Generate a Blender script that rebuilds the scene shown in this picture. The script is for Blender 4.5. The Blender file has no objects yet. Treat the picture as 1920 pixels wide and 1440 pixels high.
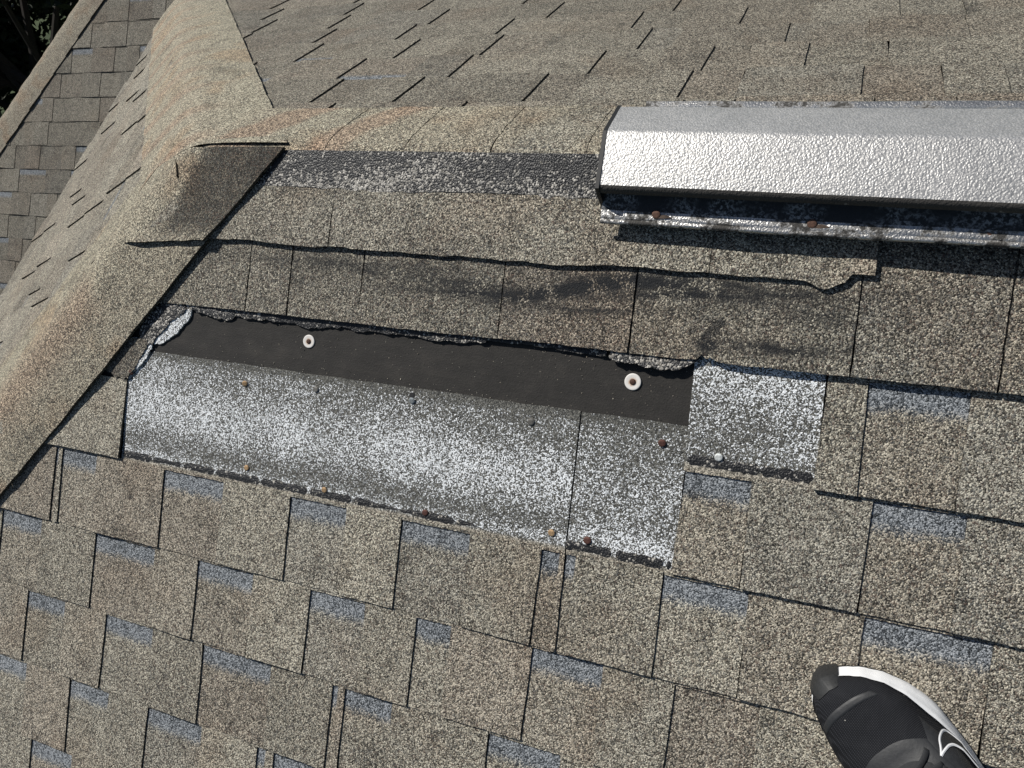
import bpy, bmesh, math, random
from mathutils import Vector, Matrix
from mathutils.bvhtree import BVHTree

# ------------------------------------------------------------------ camera, sky, sun, exposure
scene = bpy.context.scene
COL = scene.collection
cam_data = bpy.data.cameras.new("camera")
cam = bpy.data.objects.new("camera", cam_data)
COL.objects.link(cam)
R = Matrix(((0.9255760451731898, 0.2589784961850786, -0.2761143297898038),
            (0.12057377518971961, -0.8930686798255393, -0.43346314474378045),
            (-0.358846693363693, 0.3679109561135463, -0.8578289917189555)))
right, down, fwd = R[0], R[1], R[2]
m = Matrix.Identity(4)
for i in range(3):
    m[i][0], m[i][1], m[i][2] = right[i], -down[i], -fwd[i]
m.translation = Vector((1.02100626, -0.69968844, 0.79567658))
cam.matrix_world = m
cam_data.sensor_width = 36.0
cam_data.lens = 36.0 * 1436.92 / 1920.0
cam_data.clip_start = 0.02
cam_data.clip_end = 500
scene.camera = cam

SUN = Vector((-0.57, 0.25, 0.785)).normalized()
EL = math.asin(SUN.z)
AZ = math.atan2(SUN.x, SUN.y)
world = bpy.data.worlds.new("World")
scene.world = world
world.use_nodes = True
wn = world.node_tree
sky = wn.nodes.new("ShaderNodeTexSky")
sky.sky_type = 'NISHITA'
sky.sun_disc = False
sky.sun_elevation = EL
sky.sun_rotation = AZ
bg = wn.nodes["Background"]
bg.inputs[1].default_value = 0.055
wn.links.new(sky.outputs[0], bg.inputs[0])
sun_data = bpy.data.lights.new("sun", 'SUN')
sun_data.energy = 4.7
sun_data.angle = math.radians(0.5)
sun_data.color = (1.0, 0.965, 0.90)
sun = bpy.data.objects.new("sun", sun_data)
sun.rotation_euler = SUN.to_track_quat('Z', 'Y').to_euler()
COL.objects.link(sun)
vs = scene.view_settings
vs.view_transform = 'Standard'
vs.look = 'None'
vs.exposure = 0.0
vs.gamma = 1.0
vs.use_curve_mapping = False

rnd = random.Random(7)

# ------------------------------------------------------------------ helpers
class MB:
    """collects vertices and faces with two colour layers: tint (rgb + wear) and info (frac, band, extra, 0)"""
    def __init__(self):
        self.v, self.f, self.t, self.i, self.sm = [], [], [], [], []
    def vert(self, p, tint=(1, 1, 1, 0), info=(0.5, 0, 0, 0)):
        self.v.append(tuple(p)); self.t.append(tuple(tint)); self.i.append(tuple(info))
        return len(self.v) - 1
    def face(self, *ids):
        ps = [self.v[i] for i in ids]
        uniq = []
        keep = []
        for k, p in zip(ids, ps):
            if not any((p[0]-q[0])**2 + (p[1]-q[1])**2 + (p[2]-q[2])**2 < 1e-12 for q in uniq):
                uniq.append(p); keep.append(k)
        if len(keep) >= 3:
            self.f.append(keep)
    def build(self, name, mat, parent=None, smooth=False):
        me = bpy.data.meshes.new(name)
        me.from_pydata(self.v, [], self.f)
        for nm, src in (("tint", self.t), ("info", self.i)):
            ca = me.color_attributes.new(nm, 'FLOAT_COLOR', 'POINT')
            flat = [c for q in src for c in q]
            ca.data.foreach_set("color", flat)
        if smooth:
            me.polygons.foreach_set("use_smooth", [True] * len(me.polygons))
        me.update()
        o = bpy.data.objects.new(name, me)
        COL.objects.link(o)
        if mat: me.materials.append(mat)
        if parent:
            o.parent = parent
            o.matrix_parent_inverse = Matrix.Translation(-world_loc(parent))
        return o

def world_loc(o):
    p = Vector((0, 0, 0))
    while o:
        p += o.location + (o.matrix_parent_inverse.to_translation() if o.parent else Vector((0, 0, 0)))
        o = o.parent
    return p

def empty(name, loc):
    o = bpy.data.objects.new(name, None)
    o.location = loc
    o.empty_display_size = 0.1
    COL.objects.link(o)
    return o

def tag(o, label, cat, group=None):
    o["label"] = label; o["category"] = cat
    if group: o["group"] = group
    return o

def hash1(n, s=0):
    x = math.sin(n * 127.1 + s * 311.7) * 43758.5453
    return x - math.floor(x)

def noise1(x, s=0):
    i = math.floor(x); f = x - i
    f = f * f * (3 - 2 * f)
    return (hash1(i, s) * (1 - f) + hash1(i + 1, s) * f) * 2 - 1

def sstep(a, b, x):
    t = min(1, max(0, (x - a) / (b - a)))
    return t * t * (3 - 2 * t)

# ------------------------------------------------------------------ materials
class NT:
    def __init__(self, name):
        self.m = bpy.data.materials.new(name)
        self.m.use_nodes = True
        self.t = self.m.node_tree
        self.b = self.t.nodes["Principled BSDF"]
    def n(self, typ, **kw):
        nd = self.t.nodes.new(typ)
        for k, v in kw.items(): setattr(nd, k, v)
        return nd
    def set(self, sock, v):
        if isinstance(v, bpy.types.NodeSocket): self.t.links.new(v, sock)
        else:
            sock.default_value = v
    def math(self, op, a, b=None, clamp=False):
        nd = self.n("ShaderNodeMath", operation=op, use_clamp=clamp)
        self.set(nd.inputs[0], a)
        if b is not None: self.set(nd.inputs[1], b)
        return nd.outputs[0]
    def mix(self, f, a, b, blend='MIX'):
        nd = self.n("ShaderNodeMix", data_type='RGBA', blend_type=blend)
        self.set(nd.inputs[0], f); self.set(nd.inputs[6], a); self.set(nd.inputs[7], b)
        return nd.outputs[2]
    def ramp(self, f, stops, interp='LINEAR'):
        nd = self.n("ShaderNodeValToRGB")
        cr = nd.color_ramp; cr.interpolation = interp
        while len(cr.elements) < len(stops): cr.elements.new(0.5)
        for e, (p, c) in zip(cr.elements, stops):
            e.position = p
            e.color = (c[0], c[1], c[2], 1) if isinstance(c, (tuple, list)) else (c, c, c, 1)
        self.set(nd.inputs[0], f)
        return nd.outputs[0]
    def smooth(self, f, a, b):
        nd = self.n("ShaderNodeMapRange", interpolation_type='SMOOTHSTEP')
        self.set(nd.inputs[0], f); nd.inputs[1].default_value = a; nd.inputs[2].default_value = b
        return nd.outputs[0]
    def obj(self):
        return self.n("ShaderNodeTexCoord").outputs["Object"]
    def noise(self, co, scale, detail=2, rough=0.5):
        nd = self.n("ShaderNodeTexNoise")
        self.set(nd.inputs["Vector"], co)
        nd.inputs["Scale"].default_value = scale; nd.inputs["Detail"].default_value = detail
        nd.inputs["Roughness"].default_value = rough
        return nd.outputs[0]
    def vor(self, co, scale, feature='F1'):
        nd = self.n("ShaderNodeTexVoronoi", feature=feature)
        self.set(nd.inputs["Vector"], co); nd.inputs["Scale"].default_value = scale
        return nd
    def sep(self, c):
        nd = self.n("ShaderNodeSeparateColor"); self.set(nd.inputs[0], c)
        return nd.outputs
    def attr(self, nm):
        return self.n("ShaderNodeAttribute", attribute_name=nm)
    def bump(self, h, strength, dist, normal=None):
        nd = self.n("ShaderNodeBump")
        self.set(nd.inputs["Height"], h)
        nd.inputs["Strength"].default_value = strength; nd.inputs["Distance"].default_value = dist
        if normal is not None: self.set(nd.inputs["Normal"], normal)
        return nd.outputs[0]
    def out(self, col=None, rough=None, normal=None, metal=None, spec=None):
        if col is not None: self.set(self.b.inputs["Base Color"], col)
        if rough is not None: self.set(self.b.inputs["Roughness"], rough)
        if normal is not None: self.set(self.b.inputs["Normal"], normal)
        if metal is not None: self.set(self.b.inputs["Metallic"], metal)
        if spec is not None: self.set(self.b.inputs["Specular IOR Level"], spec)
        return self.m

def granule_material(name, cap=False):
    """ceramic roofing granules pressed in asphalt: per granule colour, shingle tint, blue grey printed band, wear"""
    k = NT(name)
    co = k.obj()
    at = k.attr("tint"); tint = at.outputs["Color"]; wear = at.outputs["Alpha"]
    inf = k.sep(k.attr("info").outputs["Color"])
    frac, band, stain = inf[0], inf[1], inf[2]
    v1 = k.vor(co, 560); v2 = k.vor(co, 980)
    c1 = k.sep(v1.outputs["Color"]); c2 = k.sep(v2.outputs["Color"])
    r = k.math('ADD', k.math('MULTIPLY', c1[0], 0.64), k.math('MULTIPLY', c2[0], 0.36))
    # wear moves the distribution to the dark asphalt
    bign = k.noise(co, 9, 5, 0.65)
    midn = k.noise(co, 38, 4, 0.6)
    w = k.math('ADD', k.math('MULTIPLY', wear, 0.30), k.math('MULTIPLY', k.smooth(bign, 0.52, 0.80), 0.16))
    w = k.math('ADD', w, k.math('MULTIPLY', k.math('SUBTRACT', midn, 0.5), 0.22))
    spot = k.noise(co, 21, 4, 0.6)
    w = k.math('ADD', w, k.math('MULTIPLY', k.smooth(spot, 0.58, 0.74), 0.13))
    r2 = k.math('SUBTRACT', r, w)
    tan = k.ramp(r2, [(0.14, (0.024, 0.0225, 0.020)), (0.33, (0.068, 0.0625, 0.053)), (0.48, (0.195, 0.179, 0.145)),
                      (0.63, (0.345, 0.318, 0.257)), (0.80, (0.64, 0.60, 0.50))])
    # some granules are brown red, some grey
    red = k.math('GREATER_THAN', c1[1], 0.88)
    tan = k.mix(k.math('MULTIPLY', red, 0.40), tan, (0.20, 0.135, 0.11, 1))
    gry = k.math('LESS_THAN', c1[2], 0.20)
    tan = k.mix(k.math('MULTIPLY', gry, 0.45), tan, (0.17, 0.175, 0.17, 1))
    blue = k.ramp(r2, [(0.12, (0.016, 0.018, 0.020)), (0.34, (0.070, 0.079, 0.088)), (0.52, (0.165, 0.18, 0.195)), (0.74, (0.38, 0.40, 0.42))])
    base = k.mix(1.0, tan, tint, 'MULTIPLY')
    # broad blends of reddish and paler granules across a sheet
    n1 = k.noise(co, 5.5 if not cap else 7, 2, 0.5)
    base = k.mix(k.smooth(n1, 0.52, 0.68), base, k.mix(1.0, base, (1.0, 0.89, 0.82, 1) if cap else (0.965, 0.925, 0.90, 1), 'MULTIPLY'))
    n2 = k.noise(co, 4.1, 1, 0.5)
    base = k.mix(k.smooth(n2, 0.50, 0.66), base, k.mix(1.0, base, (0.95, 0.955, 0.96, 1), 'MULTIPLY'))
    fr2 = k.math('ADD', frac, k.math('ADD', k.math('MULTIPLY', k.math('SUBTRACT', midn, 0.5), 0.10), k.math('MULTIPLY', k.math('SUBTRACT', c1[0], 0.5), 0.08)))
    bm = k.math('MULTIPLY', band, k.math('SUBTRACT', 1.0, k.smooth(fr2, 0.20, 0.32)))
    base = k.mix(bm, base, blue)
    base = k.mix(k.math('MULTIPLY', k.math('MULTIPLY', stain, 1.25, clamp=True), k.smooth(k.math('ADD', midn, k.math('MULTIPLY', c1[1], 0.30)), 0.46, 0.62)), base, (0.016, 0.017, 0.019, 1))
    h = k.math('ADD', k.math('MULTIPLY', v1.outputs["Distance"], -0.7), k.math('MULTIPLY', v2.outputs["Distance"], -0.3))
    nrm = k.bump(h, 0.85, 0.0016)
    return k.out(base, 0.82, nrm, spec=0.28)

GRAN = granule_material("shingle_granules")
CAPM = granule_material("cap_granules", True)

def headlap_material():
    """weathered nailing strip: pale granules thinly spread over grey asphalt"""
    k = NT("weathered_headlap")
    co = k.obj()
    at = k.attr("tint"); dens = at.outputs["Alpha"]
    inf = k.sep(k.attr("info").outputs["Color"])
    frac, tanm = inf[0], inf[1]
    v1 = k.vor(co, 540); v2 = k.vor(co, 980)
    c1 = k.sep(v1.outputs["Color"]); c2 = k.sep(v2.outputs["Color"])
    mid = k.noise(co, 34, 4, 0.62)
    big = k.noise(co, 8, 3, 0.5)
    d = k.math('ADD', dens, k.math('ADD', k.math('MULTIPLY', k.math('SUBTRACT', mid, 0.5), 0.45), k.math('MULTIPLY', k.math('SUBTRACT', big, 0.5), 0.6)))
    r = k.math('ADD', k.math('MULTIPLY', c1[0], 0.62), k.math('MULTIPLY', c2[0], 0.38))
    th = k.math('SUBTRACT', 0.84, k.math('MULTIPLY', d, 0.44))
    white = k.smooth(k.math('SUBTRACT', r, th), -0.03, 0.05)
    ground = k.ramp(k.math('ADD', k.math('MULTIPLY', c2[1], 0.6), k.math('MULTIPLY', c1[2], 0.4)), [(0.15, (0.022, 0.022, 0.021)), (0.5, (0.072, 0.071, 0.064)), (0.85, (0.22, 0.215, 0.19))])
    wcol = k.ramp(c1[1], [(0.0, (0.62, 0.64, 0.65)), (0.6, (0.82, 0.85, 0.87)), (1.0, (0.93, 0.94, 0.95))])
    col = k.mix(white, ground, wcol)
    tan = k.ramp(r, [(0.15, (0.03, 0.028, 0.025)), (0.45, (0.20, 0.18, 0.145)), (0.75, (0.55, 0.50, 0.41))])
    tm = k.math('MULTIPLY', tanm, k.smooth(k.math('ADD', c1[0], k.math('MULTIPLY', tanm, 1.0)), 0.8, 1.1))
    col = k.mix(tm, col, tan)
    h = k.math('ADD', k.math('MULTIPLY', v1.outputs["Distance"], -0.7), k.math('MULTIPLY', white, 0.25))
    return k.out(col, 0.75, k.bump(h, 0.6, 0.0018), spec=0.35)
HEADLAP = headlap_material()

def underlay_material():
    k = NT("black_underlayment")
    co = k.obj()
    n = k.noise(co, 26, 5, 0.65); f = k.noise(co, 420, 2, 0.6)
    col = k.ramp(k.math('ADD', k.math('MULTIPLY', n, 0.7), k.math('MULTIPLY', f, 0.3)),
                 [(0.30, (0.018, 0.0168, 0.0155)), (0.55, (0.029, 0.0268, 0.0245)), (0.75, (0.050, 0.045, 0.039))])
    v = k.vor(co, 150); c = k.sep(v.outputs["Color"])
    speck = k.math('MULTIPLY', k.math('LESS_THAN', v.outputs["Distance"], k.math('MULTIPLY', c[1], 0.13)), k.math('GREATER_THAN', c[0], 0.80))
    col = k.mix(k.math('MULTIPLY', speck, 0.7), col, (0.26, 0.23, 0.18, 1))
    st = k.n("ShaderNodeMapping"); k.set(st.inputs[0], co); st.inputs["Scale"].default_value = (3.0, 26.0, 26.0)
    sn = k.noise(st.outputs[0], 1.6, 4, 0.6)
    col = k.mix(k.math('MULTIPLY', k.smooth(sn, 0.50, 0.72), 0.30), col, (0.050, 0.045, 0.038, 1))
    ws_ = k.noise(co, 5.0, 2, 0.5)
    hh = k.math('ADD', k.math('ADD', f, k.math('MULTIPLY', n, 1.5)), k.math('ADD', k.math('MULTIPLY', ws_, 9.0), k.math('MULTIPLY', sn, 1.5)))
    return k.out(col, 0.75, k.bump(hh, 0.4, 0.0015), spec=0.3)
UNDER = underlay_material()

def asphalt_material(name, gran=0.5):
    """torn glossy asphalt with stray granules"""
    k = NT(name)
    co = k.obj()
    n = k.noise(co, 60, 5, 0.65)
    v1 = k.vor(co, 380); c1 = k.sep(v1.outputs["Color"])
    d = k.attr("tint").outputs["Alpha"]
    g = k.math('GREATER_THAN', k.math('ADD', c1[0], k.math('MULTIPLY', k.math('SUBTRACT', n, 0.5), 0.9)), k.math('SUBTRACT', 1.12, d))
    col = k.mix(g, k.ramp(n, [(0.3, (0.008, 0.008, 0.009)), (0.7, (0.022, 0.022, 0.023))]),
                k.ramp(c1[1], [(0.1, (0.13, 0.12, 0.10)), (0.9, (0.50, 0.47, 0.42))]))
    h = k.math('ADD', k.math('MULTIPLY', v1.outputs["Distance"], -0.6), n)
    return k.out(col, 0.5, k.bump(h, 0.8, 0.002), spec=0.5)
TORN = asphalt_material("torn_asphalt")

def simple(name, col, rough=0.6, metal=0.0, spec=0.5, var=0.25, scale=30):
    k = NT(name)
    co = k.obj()
    n = k.noise(co, scale, 4, 0.6)
    a = tuple(c * (1 - var) for c in col); b = tuple(min(1, c * (1 + var)) for c in col)
    return k.out(k.ramp(n, [(0.3, a), (0.7, b)]), rough, k.bump(n, 0.15, 0.002), metal, spec)

def vent_material(name, grain=True, dirt=0.0):
    k = NT(name)
    co = k.obj()
    wob = k.n("ShaderNodeTexNoise"); k.set(wob.inputs["Vector"], co); wob.inputs["Scale"].default_value = 120; wob.inputs["Detail"].default_value = 2
    wv = k.n("ShaderNodeVectorMath", operation='SCALE'); k.set(wv.inputs[0], wob.outputs[1]); wv.inputs[3].default_value = 0.006
    av = k.n("ShaderNodeVectorMath", operation='ADD'); k.set(av.inputs[0], co); k.set(av.inputs[1], wv.outputs[0])
    v = k.n("ShaderNodeTexVoronoi", feature='SMOOTH_F1'); k.set(v.inputs["Vector"], av.outputs[0]); v.inputs["Scale"].default_value = 380
    v.inputs["Smoothness"].default_value = 0.35
    fine = k.noise(co, 300, 3, 0.6)
    h = k.math('ADD', k.math('MULTIPLY', v.outputs["Distance"], -1.0), k.math('MULTIPLY', fine, 0.25))
    nrm = k.bump(h, 0.42, 0.0016)
    n = k.noise(co, 22, 5, 0.65); n2 = k.noise(co, 160, 3, 0.7)
    col = k.ramp(n, [(0.3, (0.47, 0.465, 0.455)), (0.7, (0.56, 0.55, 0.535))])
    groove = k.smooth(v.outputs["Distance"], 0.42, 0.72)
    col = k.mix(k.math('MULTIPLY', groove, 0.25), col, (0.22, 0.22, 0.22, 1))
    if dirt:
        dm = k.smooth(k.math('ADD', k.math('MULTIPLY', n, 0.75), k.math('MULTIPLY', n2, 0.4)), 0.60 - dirt * 0.3, 0.72 - dirt * 0.25)
        col = k.mix(dm, col, (0.045, 0.042, 0.038, 1))
        rough = k.math('ADD', 0.42, k.math('MULTIPLY', dm, 0.4))
        metal = k.math('SUBTRACT', 0.9, k.math('MULTIPLY', dm, 0.85))
        return k.out(col, rough, nrm, metal)
    dull = k.smooth(n2, 0.35, 0.7)
    return k.out(col, k.math('ADD', 0.44, k.math('MULTIPLY', dull, 0.12)), nrm, 0.62)
VENT = vent_material("embossed_aluminium")
FLANGE = vent_material("dirty_aluminium", True, 0.22)
LIPM = vent_material("dark_aluminium_hem", True, 1.0)  # hem almost wholly dark, mottled
BLACKP = simple("black_plastic", (0.012, 0.012, 0.013), 0.55)

def flange_material():
    """aluminium baffle, coloured black for the shade under the cap, with white oxide bloom"""
    k = NT("oxidised_baffle")
    co = k.obj()
    n = k.noise(co, 14, 3, 0.55); f = k.noise(co, 210, 4, 0.75)
    mk = k.math('MULTIPLY', k.smooth(n, 0.44, 0.62), k.smooth(f, 0.46, 0.62))
    col = k.mix(mk, (0.022, 0.024, 0.027, 1), (0.30, 0.31, 0.32, 1))
    return k.out(col, 0.7, k.bump(f, 0.4, 0.001), 0.0, 0.4)
BAFFLE = flange_material()
RUSTY = {}
def rust(name, col):
    if name not in RUSTY:
        RUSTY[name] = simple(name, col, 0.7, 0.25, 0.4, 0.5, 260)
    return RUSTY[name]
TRIM = simple("painted_trim", (0.30, 0.26, 0.21), 0.6)
WALLM = simple("stucco_wall", (0.42, 0.38, 0.31), 0.9, scale=60)

# ------------------------------------------------------------------ slope frames
P = math.radians(27.151901137)
CP, SP, TP = math.cos(P), math.sin(P), math.tan(P)
S = 0.143
D0 = 0.12427                      # butt line of the first course below the ridge
EAVE = D0 + 9 * S
class Slope:
    def __init__(self, o, u, d, n):
        self.o, self.u, self.d, self.n = Vector(o), Vector(u), Vector(d), Vector(n)
    def p(self, u, d, h=0.0):
        return self.o + self.u * u + self.d * d + self.n * h
FRONT = Slope((0, 0, 0), (1, 0, 0), (0, -CP, -SP), (0, -SP, CP))
BACK = Slope((0, 0, 0), (1, 0, 0), (0, CP, -SP), (0, SP, CP))
SIDE = Slope((0, 0, 0), (0, 1, 0), (-CP, 0, -SP), (-SP, 0, CP))
LOWC = -2.7
LOW = Slope((0, 0, LOWC), (1, 0, 0), (0, -CP, -SP), (0, -SP, CP))
RIDGE_END = 3.0

TAN = (1.0, 0.99, 0.965); BROWN = (0.975, 0.945, 0.915); GREY = (0.95, 0.95, 0.945); RED = (0.965, 0.92, 0.89); PALE = (1.05, 1.04, 1.01)
PAL = [TAN, TAN, BROWN, GREY, TAN, RED, PALE, BROWN]
HB, HS, HT, HR = 0.0016, 0.0040, 0.0026, 0.0010

def random_segments(u0, u1, seed, tmin=0.08, tmax=0.22, gmin=0.07, gmax=0.20):
    r = random.Random(seed); segs = []; u = u0; kind = r.choice('TR')
    while u < u1:
        w = r.uniform(tmin, tmax) if kind == 'T' else r.uniform(gmin, gmax)
        segs.append((u, min(u + w, u1), kind)); u += w
        kind = 'R' if kind == 'T' else 'T'
    return segs

def course(mb, sl, d_top, d_butt, segs, seed, ulo=None, uhi=None, du=0.01, wear=0.0, amp=1.0, cut=0.03, butt_fn=None, lift_fn=None, bandp=0.85, rows=(0.03, 0.10, 0.25, 0.5, 0.78, 0.93, 1.0), stain_fn=None, hb=HB, dark=1.0, HT=HT):
    r = random.Random(seed * 13 + 5)
    ln = d_butt - d_top
    def clampu(u, d):
        if ulo: u = max(u, ulo(d))
        if uhi: u = min(u, uhi(d))
        return u
    def hgt(u, fr, kind):
        h = hb + HS * fr + (HT if kind == 'T' else 0.0)
        h += amp * 0.0006 * noise1(u * 14 + seed * 3.1, seed) * fr
        h += amp * 0.0016 * max(0, noise1(u * 5.3 + seed * 7.7, seed + 9)) * fr ** 3
        if lift_fn: h += lift_fn(u) * fr ** 2
        return h
    def db(u):
        d = amp * (0.0011 * noise1(u * 6 + seed, seed + 1) + 0.0006 * noise1(u * 55, seed + 2) + 0.0004 * noise1(u * 160, seed + 3))
        return d + (butt_fn(u) if butt_fn else 0)
    for (ua, ub, kind) in segs:
        t = r.choice(PAL); g = r.uniform(0.93, 1.05) * dark
        tint = (t[0] * g, t[1] * g, t[2] * g, wear + r.uniform(-0.08, 0.12))
        band = 1.0 if (kind == 'R' and r.random() < bandp) else 0.0
        sa = r.uniform(-0.0015, 0.0015); sb = r.uniform(-0.0015, 0.0015)
        if kind == 'R': sb -= 0.002
        n = max(2, int(math.ceil((ub - ua) / du)) + 1)
        strips = []
        if kind == 'R':
            strips = [('T', (0.0, cut)), ('R', (cut,) + tuple(x for x in rows if x > cut))] if cut > 0 else [('R', (0.0,) + tuple(rows))]
        else:
            strips = [('T', (0.0,) + tuple(rows))]
        for (kd, frs) in strips:
            grid = []
            for fr in frs:
                rowv = []
                for j in range(n):
                    q = j / (n - 1)
                    u = ua + (ub - ua) * q + (sa * (1 - q) + sb * q) * (fr - 0.5) * 2
                    u += 0.0005 * amp * noise1(fr * 23 + ua * 91, 4) * (1 if j in (0, n - 1) else 0)
                    d = d_top + ln * fr
                    if fr == 1.0: d += db(u)
                    elif fr > 0.9: d += db(u) * 0.6
                    if fr == cut and cut > 0: d += 0.0006 * noise1(u * 120, 11)
                    u = clampu(u, d)
                    st = stain_fn(u, d) if stain_fn else 0.0
                    rowv.append(mb.vert(sl.p(u, d, hgt(u, fr, kd)), tint, (fr, band if kd == 'R' else 0, st, 0)))
                grid.append(rowv)
            for a in range(len(grid) - 1):
                for j in range(n - 1):
                    mb.face(grid[a][j], grid[a + 1][j], grid[a + 1][j + 1], grid[a][j + 1])
            dk = (tint[0] * 0.5, tint[1] * 0.5, tint[2] * 0.5, 1.0)
            # butt wall (asphalt edge)
            if frs[-1] == 1.0 or kd != kind:
                prev = None
                for j in range(n):
                    v = Vector(mb.v[grid[-1][j]])
                    h = (v - sl.o).dot(sl.n)
                    drop = (h - 0.0006) if kd == kind else (HT + 0.0007)
                    i1 = mb.vert(v, (0.35, 0.35, 0.36, 0.75), (1, 0, 0, 0)); i2 = mb.vert(v - sl.n * drop, (0.35, 0.35, 0.36, 0.75), (1, 0, 0, 0))
                    if prev: mb.face(prev[0], prev[1], i2, i1)
                    prev = (i1, i2)
            if kd == kind and kind == 'T':
                for j in (0, n - 1):
                    prev = None
                    for row in grid:
                        v = Vector(mb.v[row[j]])
                        i1 = mb.vert(v, (0.45, 0.44, 0.43, 0.5), (1, 0, 0, 0)); i2 = mb.vert(v - sl.n * (HT + 0.0012), (0.45, 0.44, 0.43, 0.5), (1, 0, 0, 0))
                        if prev: mb.face(prev[0], prev[1], i2, i1)
                        prev = (i1, i2)

def segs_from(Rs, Ls, u0, u1, seed):
    """R = where a raised tab ends (its shaded right edge), L = where the next tab begins"""
    ev = sorted([(x, 'R') for x in Rs] + [(x, 'L') for x in Ls])
    out = []; u = u0; kind = 'T' if (not ev or ev[0][1] == 'R') else 'R'
    for x, k in ev:
        if x <= u0 or x >= u1: 
            if x <= u0: kind = 'R' if k == 'R' else 'T'
            continue
        if x - u > 0.002: out.append((u, x, kind))
        kind = 'R' if k == 'R' else 'T'; u = x
    if u1 - u > 0.002:
        if u1 - u < 0.25: out.append((u, u1, kind))
        else:
            cut = u + 0.16
            out.append((u, cut, kind))
            for s in random_segments(cut, u1, seed):
                out.append(s)
    return out

# ------------------------------------------------------------------ the main house
house = empty("house", (0.9, 0, -6.0))
tag(house, "house under the large brown shingled hip roof with a torn-off patch showing black underlayment", "house")

def hip_lo(d): return -d * CP
def course_lo(d): return -d * CP + 0.055
def deck(name, pts, mat, parent):
    mb = MB()
    mb.f.append([mb.vert(p) for p in pts])
    return mb.build(name, mat, parent)

eb = EAVE + 0.004
front = deck("front_slope", [FRONT.p(0, 0), FRONT.p(-eb * CP, eb), FRONT.p(RIDGE_END, eb), FRONT.p(RIDGE_END, 0)], UNDER, house)
front["label"] = "black roofing underlayment bared where the shingles are gone"
back = deck("back_slope", [BACK.p(0, 0), BACK.p(RIDGE_END, 0), BACK.p(RIDGE_END, eb), BACK.p(-eb * CP, eb)], UNDER, house)
side = deck("hip_slope", [SIDE.p(0, 0), SIDE.p(eb * CP, eb), SIDE.p(-eb * CP, eb)], UNDER, house)

UC, UP = 0.8828, 1.0415           # left end of the course kept on the right, right end of the torn course
U1 = RIDGE_END
rows_front = []
def add_course(idx, segs, seed, **kw):
    mb = MB()
    course(mb, FRONT, D0 + (idx - 1) * S, D0 + idx * S, segs, seed, ulo=course_lo, **kw)
    return mb.build("shingle_course", GRAN, front)

# top course: a loose strip whose wavy lower edge lifts off the row below
def z_butt(u):
    b = 0.030 + 0.003 * noise1(u * 9, 31) + 0.0015 * noise1(u * 40, 32)
    b += 0.011 * math.exp(-((u - 1.024) / 0.016) ** 2)
    if u > 1.05: b = 0.020 + 0.0008 * noise1(u * 60, 5)
    return b
mb = MB()
course(mb, FRONT, 0.03, D0, [(-0.12, 0.30, 'T'), (0.30, 0.62, 'T'), (0.62, 0.885, 'T'), (0.885, 1.052, 'T'), (1.052, 1.077, 'T')], 41, ulo=course_lo, du=0.006,
       wear=0.10, butt_fn=z_butt, lift_fn=lambda u: 0.0052 + 0.001 * noise1(u * 8, 3), amp=0.8)
mb.build("shingle_course", GRAN, front)["label"] = "loose upper shingle strip with wavy lifted edge"

def a_stain(u, d):
    s = 0.0
    x = (u - 0.72) / 0.28; y = (d - (0.190 + 0.02 * noise1(u * 5, 77) - 0.02 * (u - 0.6))) / 0.016
    s = max(s, 1.0 * math.exp(-x * x - y * y))
    y2 = (d - (0.170 + 0.010 * noise1(u * 8, 71))) / 0.008
    s = max(s, 0.8 * math.exp(-((u - 0.85) / 0.22) ** 2 - y2 * y2))
    y3 = (d - 0.235 - 0.01 * noise1(u * 9, 72)) / 0.009
    s = max(s, 0.8 * math.exp(-((u - 0.98) / 0.08) ** 2 - y3 * y3))
    y4 = (d - 0.247) / 0.012
    s = max(s, 0.95 * math.exp(-((u - 0.893) / 0.018) ** 2 - y4 * y4))
    for (uc, dc, wu, wd, am) in ((0.60, 0.200, 0.20, 0.007, 0.9), (0.52, 0.188, 0.12, 0.005, 0.8), (0.86, 0.186, 0.16, 0.006, 0.9), (0.98, 0.176, 0.12, 0.007, 0.8), (0.72, 0.213, 0.12, 0.005, 0.7), (0.40, 0.186, 0.16, 0.006, 0.6), (1.02, 0.20, 0.06, 0.012, 0.6)):
        yy = (d - dc - 0.006 * noise1(u * 7 + dc * 90, 79) - 0.010 * (uc - u)) / wd
        s = max(s, am * math.exp(-((u - uc) / wu) ** 2 - yy * yy))
    y5 = (d - 0.178) / 0.01
    s = max(s, 0.6 * math.exp(-((u - 0.33) / 0.2) ** 2 - y5 * y5))
    return min(1.0, s)
fine = tuple(0.03 + 0.02 * i for i in range(46)) + (0.95, 0.975, 1.0)
fine_ = (0.03, 0.10, 0.18, 0.26, 0.34, 0.42, 0.5, 0.58, 0.66, 0.74, 0.82, 0.9, 0.95, 1.0)
def a_butt(u):
    b = 0.0
    if 0.86 < u < 0.925: b -= 0.012 * math.exp(-((u - 0.893) / 0.014) ** 2) * (0.6 + 0.4 * noise1(u * 150, 6))
    return b
sA = []; u = -0.30
for x in (0.1458, 0.2286, 0.3621, 0.5971, 0.7893, 1.0646, 1.2214, 1.41, 1.60, 1.78, 2.0, 2.2, 2.45, 2.7):
    sA += [(u, x, 'T'), (x, x + 0.0024, 'R')]; u = x + 0.0024
sA.append((u, U1, 'T'))
mb = MB()
course(mb, FRONT, D0 - 0.045, D0 + S, sA, 3, ulo=course_lo, du=0.006, wear=0.40, rows=fine, stain_fn=a_stain, butt_fn=a_butt, bandp=0.0, cut=0.0,
       lift_fn=lambda u: 0.0030 * sstep(-0.1, 0.35, u) + 0.0022 * sstep(0.8, 1.0, u) + 0.0006 * noise1(u * 7, 33))
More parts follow.
